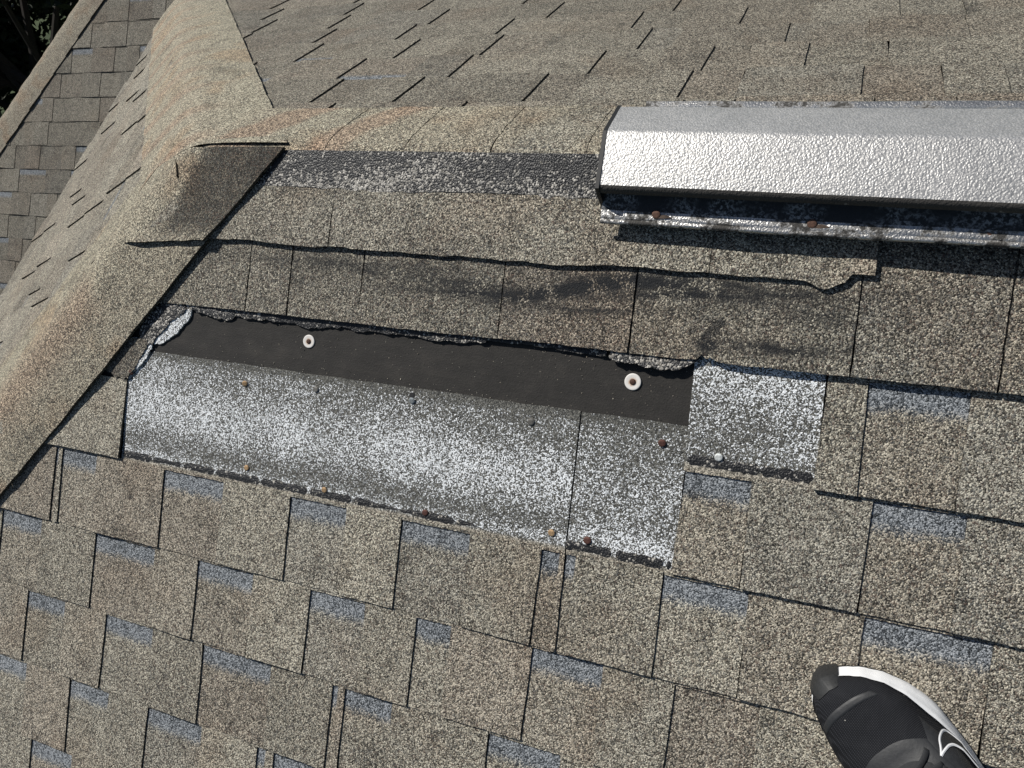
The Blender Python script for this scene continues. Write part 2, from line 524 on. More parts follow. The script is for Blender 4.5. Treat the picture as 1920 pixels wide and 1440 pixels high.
mb.build("shingle_course", GRAN, front)

# second course: only kept to the right of the torn stretch
sB = [(UP, 1.089, 'T')] + segs_from([1.089, 1.33], [1.197, 1.45], 1.089, U1, 5)[0:]
add_course(2, sB, 5, du=0.007, lift_fn=lambda u: 0.0020)
# third course: a stub by the hip and everything to the right of the tear
sC = segs_from([1.1092, 1.37], [0.9695, 1.2102, 1.47], UC, U1, 6)
sC[0] = (UC, 0.9695, 'R')
add_course(3, [(-0.50, -0.107, 'T')], 61, du=0.007, lift_fn=lambda u: 0.0018)
add_course(3, sC, 6, du=0.007, lift_fn=lambda u: 0.0018)
sD = segs_from([-0.2703, -0.2519, -0.0041, 0.2641, 0.4702, 0.6967, 0.7334, 0.8714, 1.117, 1.42], [-0.262, -0.165, 0.1267, 0.3728, 0.5857, 0.7250, 0.7482, 0.9829, 1.2561, 1.55], -0.66, U1, 7)
add_course(4, sD, 7, du=0.007, lift_fn=lambda u: 0.0012 * sstep(0.5, 0.9, u))
sE = segs_from([-0.4033, -0.1554, 0.0864, 0.3179, 0.5116, 0.6988, 0.9024, 1.22], [-0.2927, -0.0115, 0.2052, 0.422, 0.5707, 0.8042, 1.013, 1.33], -0.8, U1, 8)
add_course(5, sE, 8, du=0.007)
sF = segs_from([-0.3199, -0.1166, 0.1116, 0.3757, 0.3991, 0.6476, 0.93], [-0.5, -0.2181, -0.0028, 0.256, 0.386, 0.4861, 0.7586, 1.05], -0.9, U1, 9)
add_course(6, sF, 9, du=0.008)
sG = segs_from([-0.45, -0.1929, -0.0009, 0.2414, 0.2748, 0.52, 0.8], [-0.308, -0.0952, 0.1243, 0.258, 0.3671, 0.66, 0.95], -1.05, U1, 10)
add_course(7, sG, 10, du=0.008)
sH = segs_from([-0.5, -0.2838, 0.02], [-0.4, -0.1745, 0.12], -1.2, U1, 11)
add_course(8, sH, 11, du=0.01)
add_course(9, random_segments(-1.3, U1, 12), 12, du=0.015)

# bared headlaps of the shingles below the tear
LC = D0 + 3 * S; LB = D0 + 2 * S; LA = D0 + S
def headlap(name, u0, u1, d0_, d1_, h0, h1, seed, densfn, left=None, tan_from=None, slant=0.0):
    mb = MB(); n = int((u1 - u0) / 0.006) + 2; rows = 34
    grid = []
    for a in range(rows):
        f = a / (rows - 1); row = []
        for j in range(n):
            q = j / (n - 1)
            lo = u0 if left is None else left(d0_ + (d1_ - d0_) * f)
            u = lo + (u1 - lo) * q + slant * (f - 0.5)
            d = d0_ + (d1_ - d0_) * f
            if a == 0: d += 0.0007 * noise1(u * 45, seed) + 0.0006 * noise1(u * 11, seed + 2)
            h = h0 + (h1 - h0) * f + 0.0004 * noise1(u * 13, seed + 1)
            dens = densfn(u, f)
            tn = sstep(tan_from - 0.012, tan_from + 0.010, f) if tan_from else 0
            row.append(mb.vert(FRONT.p(u, d, h), (1, 1, 1, dens), (f, tn, 0, 0)))
        grid.append(row)
    for a in range(rows - 1):
        for j in range(n - 1): mb.face(grid[a][j], grid[a + 1][j], grid[a + 1][j + 1], grid[a][j + 1])
    rim = grid[0][::-1] + [r[0] for r in grid[1:]] + grid[-1][1:] + [r[-1] for r in grid[-2:0:-1]]
    low = []
    for i in rim:
        v = Vector(mb.v[i]); h = (v - FRONT.o).dot(FRONT.n)
        low.append(mb.vert(v - FRONT.n * (h - 0.0004), (1, 1, 1, 0.0), (0, 0, 0, 0)))
    for k in range(len(rim)):
        mb.face(rim[k], low[k], low[(k + 1) % len(rim)], rim[(k + 1) % len(rim)])
    return mb.build(name, HEADLAP, front)
def dens1(u, f):
    ctr = 0.44 - 0.02 * u
    d = 0.40 + 0.42 * math.exp(-((f - ctr - 0.05) / 0.24) ** 2)
    d -= 0.50 * sstep(0.10, 0.0, f)
    d -= 0.30 * math.exp(-((f - 0.80 - 0.04 * noise1(u * 6, 8)) / 0.085) ** 2) * (1 if u < 0.62 else 0.6)
    d += 0.25 * math.exp(-((f - 0.91) / 0.05) ** 2)
    d -= 0.14 * sstep(0.15, 0.5, u) * sstep(0.55, 0.2, f)
    return d
def dens1b(u, f):
    d = 0.30 + 0.26 * math.exp(-((f - 0.50) / 0.20) ** 2) + 0.55 * math.exp(-((f - 0.86) / 0.09) ** 2) * (0.5 + 0.5 * sstep(0.73, 0.86, u))
    d -= 0.40 * sstep(0.12, 0.0, f)
    return d
def dens2(u, f):
    return 0.70 - 0.45 * sstep(0.10, 0.75, f) + 0.22 * math.exp(-((f - 0.72) / 0.12) ** 2) * sstep(0.92, 1.0, u) + 0.05
PB = LC + 0.0035
def left1(d): 
    # ragged left edge against the hip stub
    if d < 0.400: return -0.0535 - (d - 0.354) * 1.02 + 0.0015 * noise1(d * 220, 3)
    return -0.1065 + 0.0006 * noise1(d * 200, 4)
headlap("bared_headlap", -0.1065, 0.7316, 0.3552, PB, 0.0014, 0.0031, 21, dens1, left=left1, tan_from=0.955)["label"] = "wide silvery bared headlap left of the seam"
headlap("bared_headlap", 0.7336, UC - 0.0006, 0.3556, PB, 0.0011, 0.0026, 22, dens1b, tan_from=0.958, slant=0.0)["label"] = "narrow silvery bared headlap right of the seam"
headlap("bared_headlap", 0.8800, UP - 0.0006, LA - 0.01, LB + 0.0035, 0.0030, 0.0042, 23, dens2, tan_from=0.935, slant=0.003)["label"] = "square silvery bared headlap beside the black underlayment"

# sealant dashes along the lower edge of the bared headlaps
def dashes(u0, u1, d, h, seed, step=0.078, gap=0.006, w=0.0066):
    r = random.Random(seed); mb = MB(); u = u0
    while u < u1:
        ln = min(step * r.uniform(0.75, 1.2), u1 - u)
        n = max(4, int(ln / 0.002)); prev = None
        for j in range(n + 1):
            x = u + ln * j / n; e = min(1, j / 2.0, (n - j) / 2.0); e = 0.25 + 0.75 * e
            ww = w * e
            a = d - ww + 0.0011 * noise1(x * 260, seed) + 0.0008 * noise1(x * 70, seed + 1)
            b = d + ww + 0.0011 * noise1(x * 230, seed + 2)
            q = (mb.vert(FRONT.p(x, a, h), (1, 1, 1, 0.28)), mb.vert(FRONT.p(x, (a + b) / 2, h + 0.0005), (1, 1, 1, 0.12)), mb.vert(FRONT.p(x, b, h), (1, 1, 1, 0.24)))
            if prev:
                mb.face(prev[0], prev[1], q[1], q[0]); mb.face(prev[1], prev[2], q[2], q[1])
            prev = q
        u += ln + gap * r.uniform(0.1, 1.2)
    return mb.build("sealant_strip", TORN, front)
dashes(-0.104, UC - 0.004, 0.5440, 0.0028, 51)
dashes(UC + 0.001, UP - 0.002, 0.3985, 0.0043, 52, gap=0.001)

# torn remains
def slab(name, pts, h, thick, mat, tint=(1, 1, 1, 0.3), rag=0.0012, seed=1, bend=None, label=None, info=(0.5, 0, 0, 0)):
    """a torn piece of shingle: outline in slope metres, ragged rim, own thickness"""
    out = []
    for a, b in zip(pts, pts[1:] + pts[:1]):
        L = math.hypot(b[0] - a[0], b[1] - a[1]); n = max(1, int(L / 0.004))
        for k in range(n):
            q = k / n; x = a[0] + (b[0] - a[0]) * q; y = a[1] + (b[1] - a[1]) * q
            nx, ny = -(b[1] - a[1]) / L, (b[0] - a[0]) / L
            e = rag * (noise1(x * 170 + y * 210, seed) + 0.6 * noise1(x * 420 - y * 380, seed + 1))
            out.append((x + nx * e, y + ny * e))
    bm = bmesh.new()
    cx = sum(q[0] for q in out) / len(out); cy = sum(q[1] for q in out) / len(out)
    def H(x, y): return h + (bend(x, y) if bend else 0) + 0.0006 * noise1(x * 90, seed + 4) + 0.0006 * noise1(y * 90, seed + 5)
    top = [bm.verts.new(FRONT.p(x, y, H(x, y))) for x, y in out]
    bot = [bm.verts.new(FRONT.p(x, y, H(x, y) - thick)) for x, y in out]
    from mathutils.geometry import tessellate_polygon
    for tri in tessellate_polygon([[Vector((x, y, 0)) for x, y in out]]):
        try: bm.faces.new([top[i] for i in tri])
        except ValueError: pass
    n = len(out)
    for i in range(n):
        bm.faces.new((top[i], bot[i], bot[(i + 1) % n], top[(i + 1) % n]))
    bmesh.ops.recalc_face_normals(bm, faces=bm.faces)
    mb = MB()
    for v in bm.verts: v.index = len(mb.v); mb.vert(v.co, tint, info)
    bm.verts.index_update()
    for f in bm.faces: mb.f.append([v.index for v in f.verts])
    bm.free()
    o = mb.build(name, mat, front)
    if label: o["label"] = label
    return o
# ragged asphalt lip left hanging below the upper row
mb = MB(); prev = None
n = 420
for j in range(n + 1):
    u = -0.02 + (0.760 + 0.02) * j / n
    rag = 0.0105 + 0.0035 * noise1(u * 22, 61) + 0.0020 * noise1(u * 75, 62) + 0.0010 * noise1(u * 210, 63)
    if 0.04 < u < 0.12: rag += 0.004
    if 0.2 < u < 0.33: rag += 0.003
    if u > 0.58: rag *= 0.62
    rag = max(0.0006, rag)
    hh = 0.0052 + 0.0014 * noise1(u * 50, 64)
    dens = 0.30 + 0.25 * noise1(u * 30, 65)
    q = [mb.vert(FRONT.p(u, LA - 0.012, 0.0040), (1, 1, 1, 0.2)), mb.vert(FRONT.p(u, LA + rag * 0.5, hh), (1, 1, 1, dens)),
         mb.vert(FRONT.p(u, LA + rag, hh - 0.0006), (1, 1, 1, dens)), mb.vert(FRONT.p(u, LA + rag, 0.0003), (1, 1, 1, 0.0))]
    if prev:
        for a in range(3): mb.face(prev[a], prev[a + 1], q[a + 1], q[a])
    prev = q
mb.build("torn_edge", TORN, front)["label"] = "ragged black asphalt edge of the torn row"
slab("torn_flap", [(-0.0184, 0.262), (0.0300, 0.262), (0.0310, 0.274), (0.0262, 0.291), (0.0120, 0.305), (-0.0010, 0.3185), (-0.018, 0.330), (-0.0334, 0.3405), (-0.0520, 0.3425), (-0.055, 0.30)],
     0.0036, 0.003, HEADLAP, (1, 1, 1, 0.95), 0.0018, 71, label="silvery torn shingle corner by the hip cap")
slab("torn_flap", [(-0.06, 0.262), (0.012, 0.262), (0.014, 0.279), (-0.003, 0.288), (-0.020, 0.299), (-0.027, 0.315), (-0.046, 0.331), (-0.0525, 0.343), (-0.075, 0.345), (-0.09, 0.30)],
     0.0056, 0.002, TORN, (1, 1, 1, 0.42), 0.0029, 72, label="black torn shingle layer by the hip cap")
slab("torn_flap", [(-0.0530, 0.338), (-0.0545, 0.350), (-0.0640, 0.369), (-0.0760, 0.384), (-0.0900, 0.397), (-0.12, 0.399), (-0.14, 0.37), (-0.10, 0.335)],
     0.0048, 0.003, HEADLAP, (1, 1, 1, 0.9), 0.0016, 73)
slab("torn_flap", [(-0.0600, 0.336), (-0.0640, 0.350), (-0.0760, 0.366), (-0.0860, 0.386), (-0.1020, 0.4085), (-0.1320, 0.4090), (-0.16, 0.395), (-0.12, 0.335)],
     0.0068, 0.002, GRAN, (0.92, 0.9, 0.88, 0.55), 0.0022, 74, info=(0.9, 0, 0.1, 0))
# curled black tongue at the right end
slab("curled_flap", [(0.7655, 0.258), (0.7662, 0.2795), (0.795, 0.2812), (0.820, 0.2826), (0.838, 0.2845), (0.852, 0.2842), (0.866, 0.2798), (0.880, 0.2705), (0.896, 0.259)],
     0.0075, 0.0022, TORN, (1, 1, 1, 0.50), 0.0018, 75, bend=lambda x, y: 0.0035 * sstep(0.262, 0.284, y), label="curled black shingle tongue over the underlayment")
slab("broken_flake", [(0.8965, 0.2130), (0.9050, 0.2075), (0.9120, 0.2090), (0.9115, 0.2300), (0.9090, 0.2465), (0.9020, 0.2540), (0.8930, 0.2570), (0.8860, 0.2500), (0.8840, 0.2350), (0.8905, 0.2240)],
     0.0105, 0.0016, GRAN, (0.75, 0.75, 0.75, 0.75), 0.0012, 76, info=(0.9, 0, 0.45, 0))

# other slopes of the main roof
def fill_slope(sl, parent, d0, n, u0, u1, ulo, uhi, seed, du, wide=False, dk=1.0, bp=0.45, ht=HT):
    for i in range(n):
        mb = MB()
        sg = random_segments(u0, u1, seed + i, *((0.07, 0.24, 0.07, 0.22) if wide else (0.07, 0.20, 0.06, 0.17)))
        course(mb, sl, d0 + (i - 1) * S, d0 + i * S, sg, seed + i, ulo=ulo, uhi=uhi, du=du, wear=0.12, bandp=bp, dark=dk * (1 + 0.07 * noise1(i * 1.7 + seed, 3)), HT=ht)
        mb.build("shingle_course", GRAN, parent)
fill_slope(BACK, back, 0.20, 9, -1.35, U1, course_lo, None, 100, 0.016, dk=0.80, bp=0.12, ht=0.0031)  # darker tint stands in for the shaded sides of the back slope's granules
fill_slope(SIDE, side, 0.12, 10, -1.3, 1.3, lambda d: -d * CP + 0.055, lambda d: d * CP - 0.055, 200, 0.02, True, ht=0.0034)

# ------------------------------------------------------------------ caps
def fblend(w, e=0.030): return (w + math.sqrt(w * w + e * e)) / 2 - (e / 2) * math.exp(-abs(w) / 0.1) * 0.0
def cap_strip(name, parent, start, axis, sa, sb, na, nb, length, phase, W=0.149, dt=0.012, dw=0.009, seed=0, step=0.0022, wa=None, wb=None, tintfn=None, lift=None, h0=0.0115, edge=0.0, wearfn=None, sub=None, mitre=0.0, slant=None, rimdrop=0.0052):
    """bent cap pieces over a hip or a ridge; sa/sb are the two flap directions, phase the first butt"""
    axis = Vector(axis).normalized(); sa, sb, na, nb = Vector(sa), Vector(sb), Vector(na), Vector(nb)
    WA = wa or W; WB = wb or W
    cuts = [0.0]
    t = phase
    while t < length:
        cuts.append(t); t += S
    cuts.append(length)
    root = None
    pieces = []
    for k in range(len(cuts) - 1):
        t0, t1 = cuts[k], cuts[k + 1]
        if t1 - t0 < 0.005: continue
        mb = MB()
        n = max(3, int((t1 - t0) / dt) + 1)
        ws = []
        w = -WB
        while w < WA - 1e-6:
            ws.append(w); w += dw
        ws.append(WA)
        grid = []
        for i in range(n):
            q = i / (n - 1); t = t0 + (t1 - t0) * q; row = []
            for j, w in enumerate(ws):
                wj = w
                tm = (-0.889 * w if w > 0 else -1.10 * w)
                tt = t if k or not mitre else tm + (t1 - tm) * q
                if slant and k == 0: tt = tm + (t1 + slant(w) - tm) * q
                if slant and k == 1: tt = t0 + min(0.0, slant(w)) - 0.02 + (t1 - t0 - min(0.0, slant(w)) + 0.02) * q
                if i == n - 1: tt += 0.0012 * noise1(w * 60 + k * 9, seed) + 0.0008 * noise1(w * 200, seed + 1)
                if j == 0 or j == len(ws) - 1: wj += 0.0010 * noise1(t * 20, seed + 2 + (j > 0)) + 0.0005 * noise1(t * 110, seed + 6)
                a = fblend(wj); b = fblend(-wj)
                bl = sstep(-0.03, 0.03, wj)
                nn = (na * bl + nb * (1 - bl)).normalized()
                h = h0 + step * q + 0.0006 * noise1(t * 15, seed + 7) + 0.0005 * noise1(w * 20 + t * 9, seed + 8)
                if lift: h += lift(k, q, wj)
                if edge and wj > 0: h += edge * sstep(0.05, WA, wj) * (0.8 + 0.35 * noise1(t * 7, seed + 12))
                p = Vector(start) + axis * tt + sa * a + sb * b + nn * h
                tn = tintfn(tt, wj, k) if tintfn else TAN
                wr = wearfn(tt, wj) if wearfn else 0.0
                row.append(mb.vert(p, (tn[0], tn[1], tn[2], wr), (0.9, 0, 0, 0)))
            grid.append(row)
        for i in range(n - 1):
            for j in range(len(ws) - 1): mb.face(grid[i][j], grid[i + 1][j], grid[i + 1][j + 1], grid[i][j + 1])
        rim = [(grid[i][-1], na) for i in range(n)] + [(grid[-1][j], na if ws[j] > 0 else nb) for j in range(len(ws) - 1, -1, -1)] + [(grid[i][0], nb) for i in range(n - 1, -1, -1)]
        prev = None
        for idx, (i, nn) in enumerate(rim):
            v = Vector(mb.v[i])
            butt = n <= idx < n + len(ws)
            drop = (0.0035 + step + (lift(k, 1, ws[len(ws) - 1 - (idx - n)]) if lift and butt else 0)) if butt else (rimdrop + step)
            i1 = mb.vert(v, (0.4, 0.39, 0.38, 0.6), (1, 0, 0, 0)); i2 = mb.vert(v - nn * drop, (0.4, 0.39, 0.38, 0.6), (1, 0, 0, 0))
            if prev: mb.face(prev[0], i1, i2, prev[1])
            prev = (i1, i2)
        pieces.append(mb)
    # the first piece carries the others
    root = pieces[0].build(name, CAPM, parent, smooth=False)
    for pm in pieces[1:]:
        pm.build(sub, CAPM, root, smooth=False)
    for o in [root] + list(root.children):
        o.data.polygons.foreach_set("use_smooth", [True] * len(o.data.polygons))
        o.data.set_sharp_from_angle(angle=math.radians(40))
    return root

def mixc(a, b, f): return tuple(x * (1 - f) + y * f for x, y in zip(a, b))
C_TAN = (1.10, 1.07, 0.98); C_PINK = (1.08, 0.91, 0.80); C_DUN = (0.97, 0.94, 0.87); C_PALE = (1.12, 1.11, 1.02); C_GREY = (0.92, 0.92, 0.89)
def tint_near(t, w, k):
    c = mixc(C_TAN, C_DUN, sstep(0.02, 0.07, w))
    z = math.exp(-((w + 0.0 - 0.02) / 0.045) ** 2)
    c = mixc(c, C_PINK, z * sstep(0.30, 0.36, t + 0.03 * noise1(w * 30, 3)) * 0.9)
    c = mixc(c, C_PALE, sstep(-0.03, -0.08, w) * 0.6)
    return c
def tint_far(t, w, k):
    c = mixc(C_TAN, C_PALE, sstep(0.0, 0.10, w))
    b = 0.5 + 0.5 * math.sin((t * 1.0 + w * 0.55) * 34)
    return mixc(c, C_PINK, sstep(0.72, 0.95, b) * sstep(0.12, -0.05, w) * 0.9)
def tint_ridge(t, w, k):
    x = t - 0.025 - abs(w) * 0.6 + 0.012 * noise1(w * 40, 9)
    seq = [(-1, C_TAN), (0.06, C_PINK), (0.15, C_PALE), (0.255, C_PINK), (0.33, C_TAN), (0.47, C_DUN), (0.60, C_GREY), (0.7, C_DUN)]
    c = seq[0][1]
    for x0, cc in seq[1:]:
        c = mixc(c, cc, sstep(x0 - 0.012, x0 + 0.012, x))
    return c
hn = Vector((-1, -1, -TP)).normalized()
side_a = hn.cross(FRONT.n).normalized()
if side_a.x < 0: side_a = -side_a
side_b = hn.cross(SIDE.n).normalized()
if side_b.x > 0: side_b = -side_b
HLEN = EAVE * math.sqrt(2 * CP * CP + SP * SP)
def lift_near(k, q, w):
    # the top piece has curled up at its lower end on the right flap
    if k == 0: return 0.0085 * q ** 5 * sstep(0.0, 0.04, w)
    return 0.0
def slant_near(w):
    # the end of the top piece is cut level, over the edge of the row beneath
    f = 0.0535 - 1.02 * (w - 0.0136)
    return f if w > 0.0136 else 0.0535 * sstep(-0.06, 0.0136, w)
near = cap_strip("hip_cap", house, (0, 0, 0), hn, side_a, side_b, FRONT.n, SIDE.n, HLEN, 0.162, seed=300, tintfn=tint_near, lift=lift_near, step=0.0012, edge=0.0055, mitre=-0.89, slant=slant_near, sub="cap_shingle",
                 wearfn=lambda t, w: 0.10 + 1.05 * sstep(0.160, 0.125, 0.7467 * t + 0.664 * max(w, 0)) * sstep(0.0, 0.03, w - 0.010 - 0.30 * max(t, 0) + 0.008 * noise1(t * 40, 4)) + 0.5 * math.exp(-((t - 0.30) / 0.02) ** 2 - ((w - 0.045) / 0.014) ** 2))
near["label"] = "tan hip cap running down beside the tear"
fn_ = Vector((-1, 1, -TP)).normalized()
sa2 = fn_.cross(BACK.n).normalized()
if sa2.x < 0: sa2 = -sa2
sb2 = fn_.cross(SIDE.n).normalized()
if sb2.x > 0: sb2 = -sb2
far = cap_strip("hip_cap", house, (0, 0, 0), fn_, sa2, sb2, BACK.n, SIDE.n, HLEN, 0.10, seed=340, tintfn=tint_far, mitre=-0.89, step=0.0014, sub="cap_shingle")
ridge = cap_strip("ridge_cap", house, (-0.055, 0, 0), (1, 0, 0), BACK.d, FRONT.d, BACK.n, FRONT.n, 0.815, 0.325, seed=380, tintfn=tint_ridge, rimdrop=0.0075, wb=0.0120, lift=lambda k, q, w: -0.034 * (1 - sstep(0.0, 0.28, q)) if k == 0 else 0.0, step=0.0008, h0=0.0160, dw=0.006, sub="cap_shingle",
                  wearfn=lambda t, w: 0.05 + 0.5 * sstep(-0.004, -0.02, w))
# where the front flap of the ridge cap has worn off, bare asphalt with few granules
mb = MB(); gr = []
for i in range(24):
    d = 0.004 + (0.058 + 0.006 * noise1(9.3, 2)) * i / 23; row = []
    for j in range(120):
        u = 0.120 - d * CP + (0.645 + d * CP) * j / 119
        if i == 23: d = 0.060 + 0.007 * noise1(u * 17, 91) + 0.004 * noise1(u * 60, 92)
        row.append(mb.vert(FRONT.p(u, d, 0.0095 - 0.0025 * i / 23 + 0.0006 * noise1(u * 30, 5)), (1, 1, 1, 0.28 + 0.18 * noise1(u * 9 + d * 30, 88) + 0.30 * sstep(0.02, 0.06, d)), (0.5, 0, 0, 0)))
    gr.append(row)
for i in range(23):
    for j in range(119): mb.face(gr[i][j], gr[i + 1][j], gr[i + 1][j + 1], gr[i][j + 1])
o = mb.build("worn_ridge_flap", TORN, house); o["label"] = "worn black strip below the ridge cap"

# eaves and walls below (seen only from other positions)
def box(mb, x0, x1, y0, y1, z0, z1):
    v = [mb.vert((x, y, z)) for z in (z0, z1) for y in (y0, y1) for x in (x0, x1)]
    for f in ((0, 2, 3, 1), (4, 5, 7, 6), (0, 1, 5, 4), (2, 6, 7, 3), (0, 4, 6, 2), (1, 3, 7, 5)): mb.face(*[v[i] for i in f])
ex = -EAVE * CP; ez = -EAVE * SP
mb = MB(); box(mb, ex + 0.004, ex + 0.03, ex + 0.03, -ex - 0.03, ez - 0.16, ez - 0.006)
mb.build("fascia", TRIM, house)
for y in (ex + 0.004, -ex - 0.03):
    mb = MB(); box(mb, ex + 0.004, RIDGE_END, y, y + 0.026, ez - 0.16, ez - 0.006)
    mb.build("fascia", TRIM, house)
mb = MB(); box(mb, -1.0, RIDGE_END - 0.2, -1.0, 1.0, -6.0, ez - 0.04)
mb.build("wall", WALLM, house)

# ------------------------------------------------------------------ lower wing to the left
wing = empty("house_wing", (-3.0, 1.0, -6.0))
tag(wing, "lower shingled roof wing at the far left with its own hip cap", "house wing")
LX = -5.75
def low_lo(d): return LX - d * CP
def low_course_lo(d): return LX - d * CP + 0.06
wtop, wbot = -3.3, -0.5
wf = deck("front_slope", [LOW.p(low_lo(wtop), wtop), LOW.p(low_lo(wbot), wbot), LOW.p(-1.02, wbot), LOW.p(-1.02, wtop)], UNDER, wing)
for i in range(19):
    db_ = -2.4247 + (i - 5) * 0.1463
    mb = MB()
    sg = random_segments(low_lo(db_) - 0.1, -1.0, 400 + i, 0.08, 0.24, 0.08, 0.24)
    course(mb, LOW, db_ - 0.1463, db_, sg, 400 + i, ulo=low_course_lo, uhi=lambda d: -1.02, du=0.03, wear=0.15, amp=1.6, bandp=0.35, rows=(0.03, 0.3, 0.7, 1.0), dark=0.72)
    mb.build("shingle_course", GRAN, wf)
LSIDE = Slope((LX, 0, LOWC), (0, 1, 0), (-CP, 0, -SP), (-SP, 0, CP))
def lp(y): return Vector((y + LX, y, y * TP + LOWC))
y_top, y_bot = -wtop * CP, -wbot * CP
# left flank of the wing falls away to the trees
mb = MB()
a, b = lp(y_top), lp(y_bot)
ext = 1.2
mb.f.append([mb.vert(v) for v in (a, a + Vector((-ext * CP, 0, -ext * SP)) , b + Vector((-0.02, 0, -0.01)), b)])
ws = mb.build("side_slope", GRAN, wing)
lh = Vector((-1, -1, -TP)).normalized()
lcap = cap_strip("hip_cap", wing, lp(y_top), lh, side_a, side_b, FRONT.n, SIDE.n, (y_top - y_bot) * math.sqrt(2 + TP * TP), 0.10, seed=500, dt=0.03, dw=0.02, step=0.004,
                 tintfn=lambda t, w, k: mixc((0.86, 0.83, 0.77), (0.86, 0.78, 0.71), sstep(0.1, 0.6, noise1(t * 4.5, 55))), sub="cap_shingle", h0=0.0125,
                 lift=lambda k, q, w: 0.004 * max(0, noise1(k * 3.3, 5)) * q)
mb = MB(); box(mb, -4.2, -1.02, 0.45, 2.7, -6.0, -2.72)
mb.build("wall", WALLM, wing)

# ------------------------------------------------------------------ ridge vent
vent = empty("ridge_vent", (0.735, -0.012, 0.0))
tag(vent, "embossed aluminium ridge vent along the roof ridge with rusty nails in its lower flange", "roof vent")
V0, V1 = 0.738, 2.9
YC = -0.012
def extrude_profile(name, prof, mat, u0, u1, parent, du=0.02, wob=None, smooth_ang=25, close=False):
    mb = MB(); n = int((u1 - u0) / du) + 2; grid = []
    for i in range(n):
        u = u0 + (u1 - u0) * i / (n - 1); row = []
        prof_ = [(y - 0.020 * (u - 0.80) + 0.002 * min(1.0, max(0.0, u - 0.8)), z) for y, z in prof]
        for j, (y, z) in enumerate(prof_):
            dy, dz = wob(u, j) if wob else (0, 0)
            row.append(mb.vert((u, y + dy, z + dz)))
        grid.append(row)
    for i in range(n - 1):
        for j in range(len(prof) - 1): mb.face(grid[i][j], grid[i][j + 1], grid[i + 1][j + 1], grid[i + 1][j])
    o = mb.build(name, mat, parent)
    o.data.polygons.foreach_set("use_smooth", [True] * len(o.data.polygons))
    o.data.set_sharp_from_angle(angle=math.radians(smooth_ang))
    return o
def vwob(u, j):
    return (0.0008 * noise1(u * 3, 5), 0.0010 * noise1(u * 4, j * 0 + 8))
zf, zl = 0.052, 0.0262
# outside skin, then underside, one closed sheet 1.2 mm thick
cap_prof = [(YC + 0.0675, 0.0130), (YC + 0.0690, 0.0150), (YC + 0.0690, zl - 0.003), (YC + 0.0665, zl + 0.0005), (YC + 0.004, zf - 0.0008), (YC, zf), (YC - 0.004, zf - 0.0008),
            (YC - 0.0660, zl + 0.0008)]
extrude_profile("cap_panel", cap_prof, VENT, V0, V1, vent, wob=vwob)
hem_prof = [(YC - 0.0660, zl + 0.0008), (YC - 0.0685, zl - 0.0010), (YC - 0.0700, zl - 0.0045), (YC - 0.0703, 0.0152), (YC - 0.0690, 0.0135), (YC - 0.0670, 0.0150), (YC - 0.0665, zl - 0.004)]
extrude_profile("hem", hem_prof, LIPM, V0, V1, vent, wob=vwob, smooth_ang=60)
inner = [(YC - 0.0662, zl - 0.0012), (YC, zf - 0.002), (YC + 0.0662, zl - 0.0012), (YC + 0.0685, 0.0138)]
extrude_profile("underside", inner, BLACKP, V0, V1, vent, wob=vwob)
def pt(d, h):   # front slope distance and height -> y, z
    q = FRONT.p(0, d, h); return (q.y, q.z)
def ptb(d, h):
    q = BACK.p(0, d, h); return (q.y, q.z)
def fwob(u, j):
    a = 0.0016 * noise1(u * 4.3, 15) + 0.0008 * noise1(u * 13, 16)
    e = (0.0022 * noise1(u * 6.5, 17) + 0.0010 * noise1(u * 24, 18)) if j >= 4 else 0
    return (a * 0.4 - e * 0.5, a * 0.6 + e)
# baffle floor, black colour standing in for the cap's shade, then the bright flange with a rolled outer hem
extrude_profile("baffle", [pt(0.030, 0.052), pt(0.046, 0.040), pt(0.060, 0.0335), pt(0.0835, 0.0325)], BAFFLE, V0, V1, vent, wob=fwob)
extrude_profile("flange", [pt(0.0830, 0.0326), pt(0.0890, 0.0325), pt(0.0925, 0.0335), pt(0.0945, 0.0320), pt(0.0968, 0.0352), pt(0.0995, 0.0350), pt(0.1012, 0.0325), pt(0.1005, 0.0292), pt(0.0985, 0.0285)],
                FLANGE, V0, V1, vent, du=0.01, wob=fwob, smooth_ang=70)
extrude_profile("baffle", [ptb(0.040, 0.040), ptb(0.055, 0.0335), ptb(0.074, 0.0325)], BAFFLE, V0 + 0.02, V1, vent, wob=fwob)
extrude_profile("flange", [ptb(0.074, 0.0325), ptb(0.0945, 0.0325), ptb(0.0985, 0.0365), ptb(0.1030, 0.0355), ptb(0.1035, 0.0290)], FLANGE, V0 + 0.022, V1, vent, du=0.01, wob=fwob, smooth_ang=70)
# support web down to the deck, dark
extrude_profile("web", [pt(0.060, 0.033), pt(0.062, 0.006)], BLACKP, V0 + 0.004, V1, vent)
# end plug
mb = MB()
prof = [(YC + 0.0705, 0.012), (YC + 0.0705, zl), (YC, zf + 0.0022), (YC - 0.0715, zl + 0.001), (YC - 0.0715, 0.012), (YC - 0.068, -0.02), (YC, 0.012), (YC + 0.068, -0.02)]
for x in (V0 - 0.0035, V0 + 0.0015):
    for y, z in prof: mb.vert((x, y + 0.0012, z))
n = len(prof)
mb.f.append(list(range(n - 1, -1, -1))); mb.f.append(list(range(n, 2 * n)))
for i in range(n): mb.face(i, (i + 1) % n, n + (i + 1) % n, n + i)
mb.build("end_plug", BLACKP, vent)

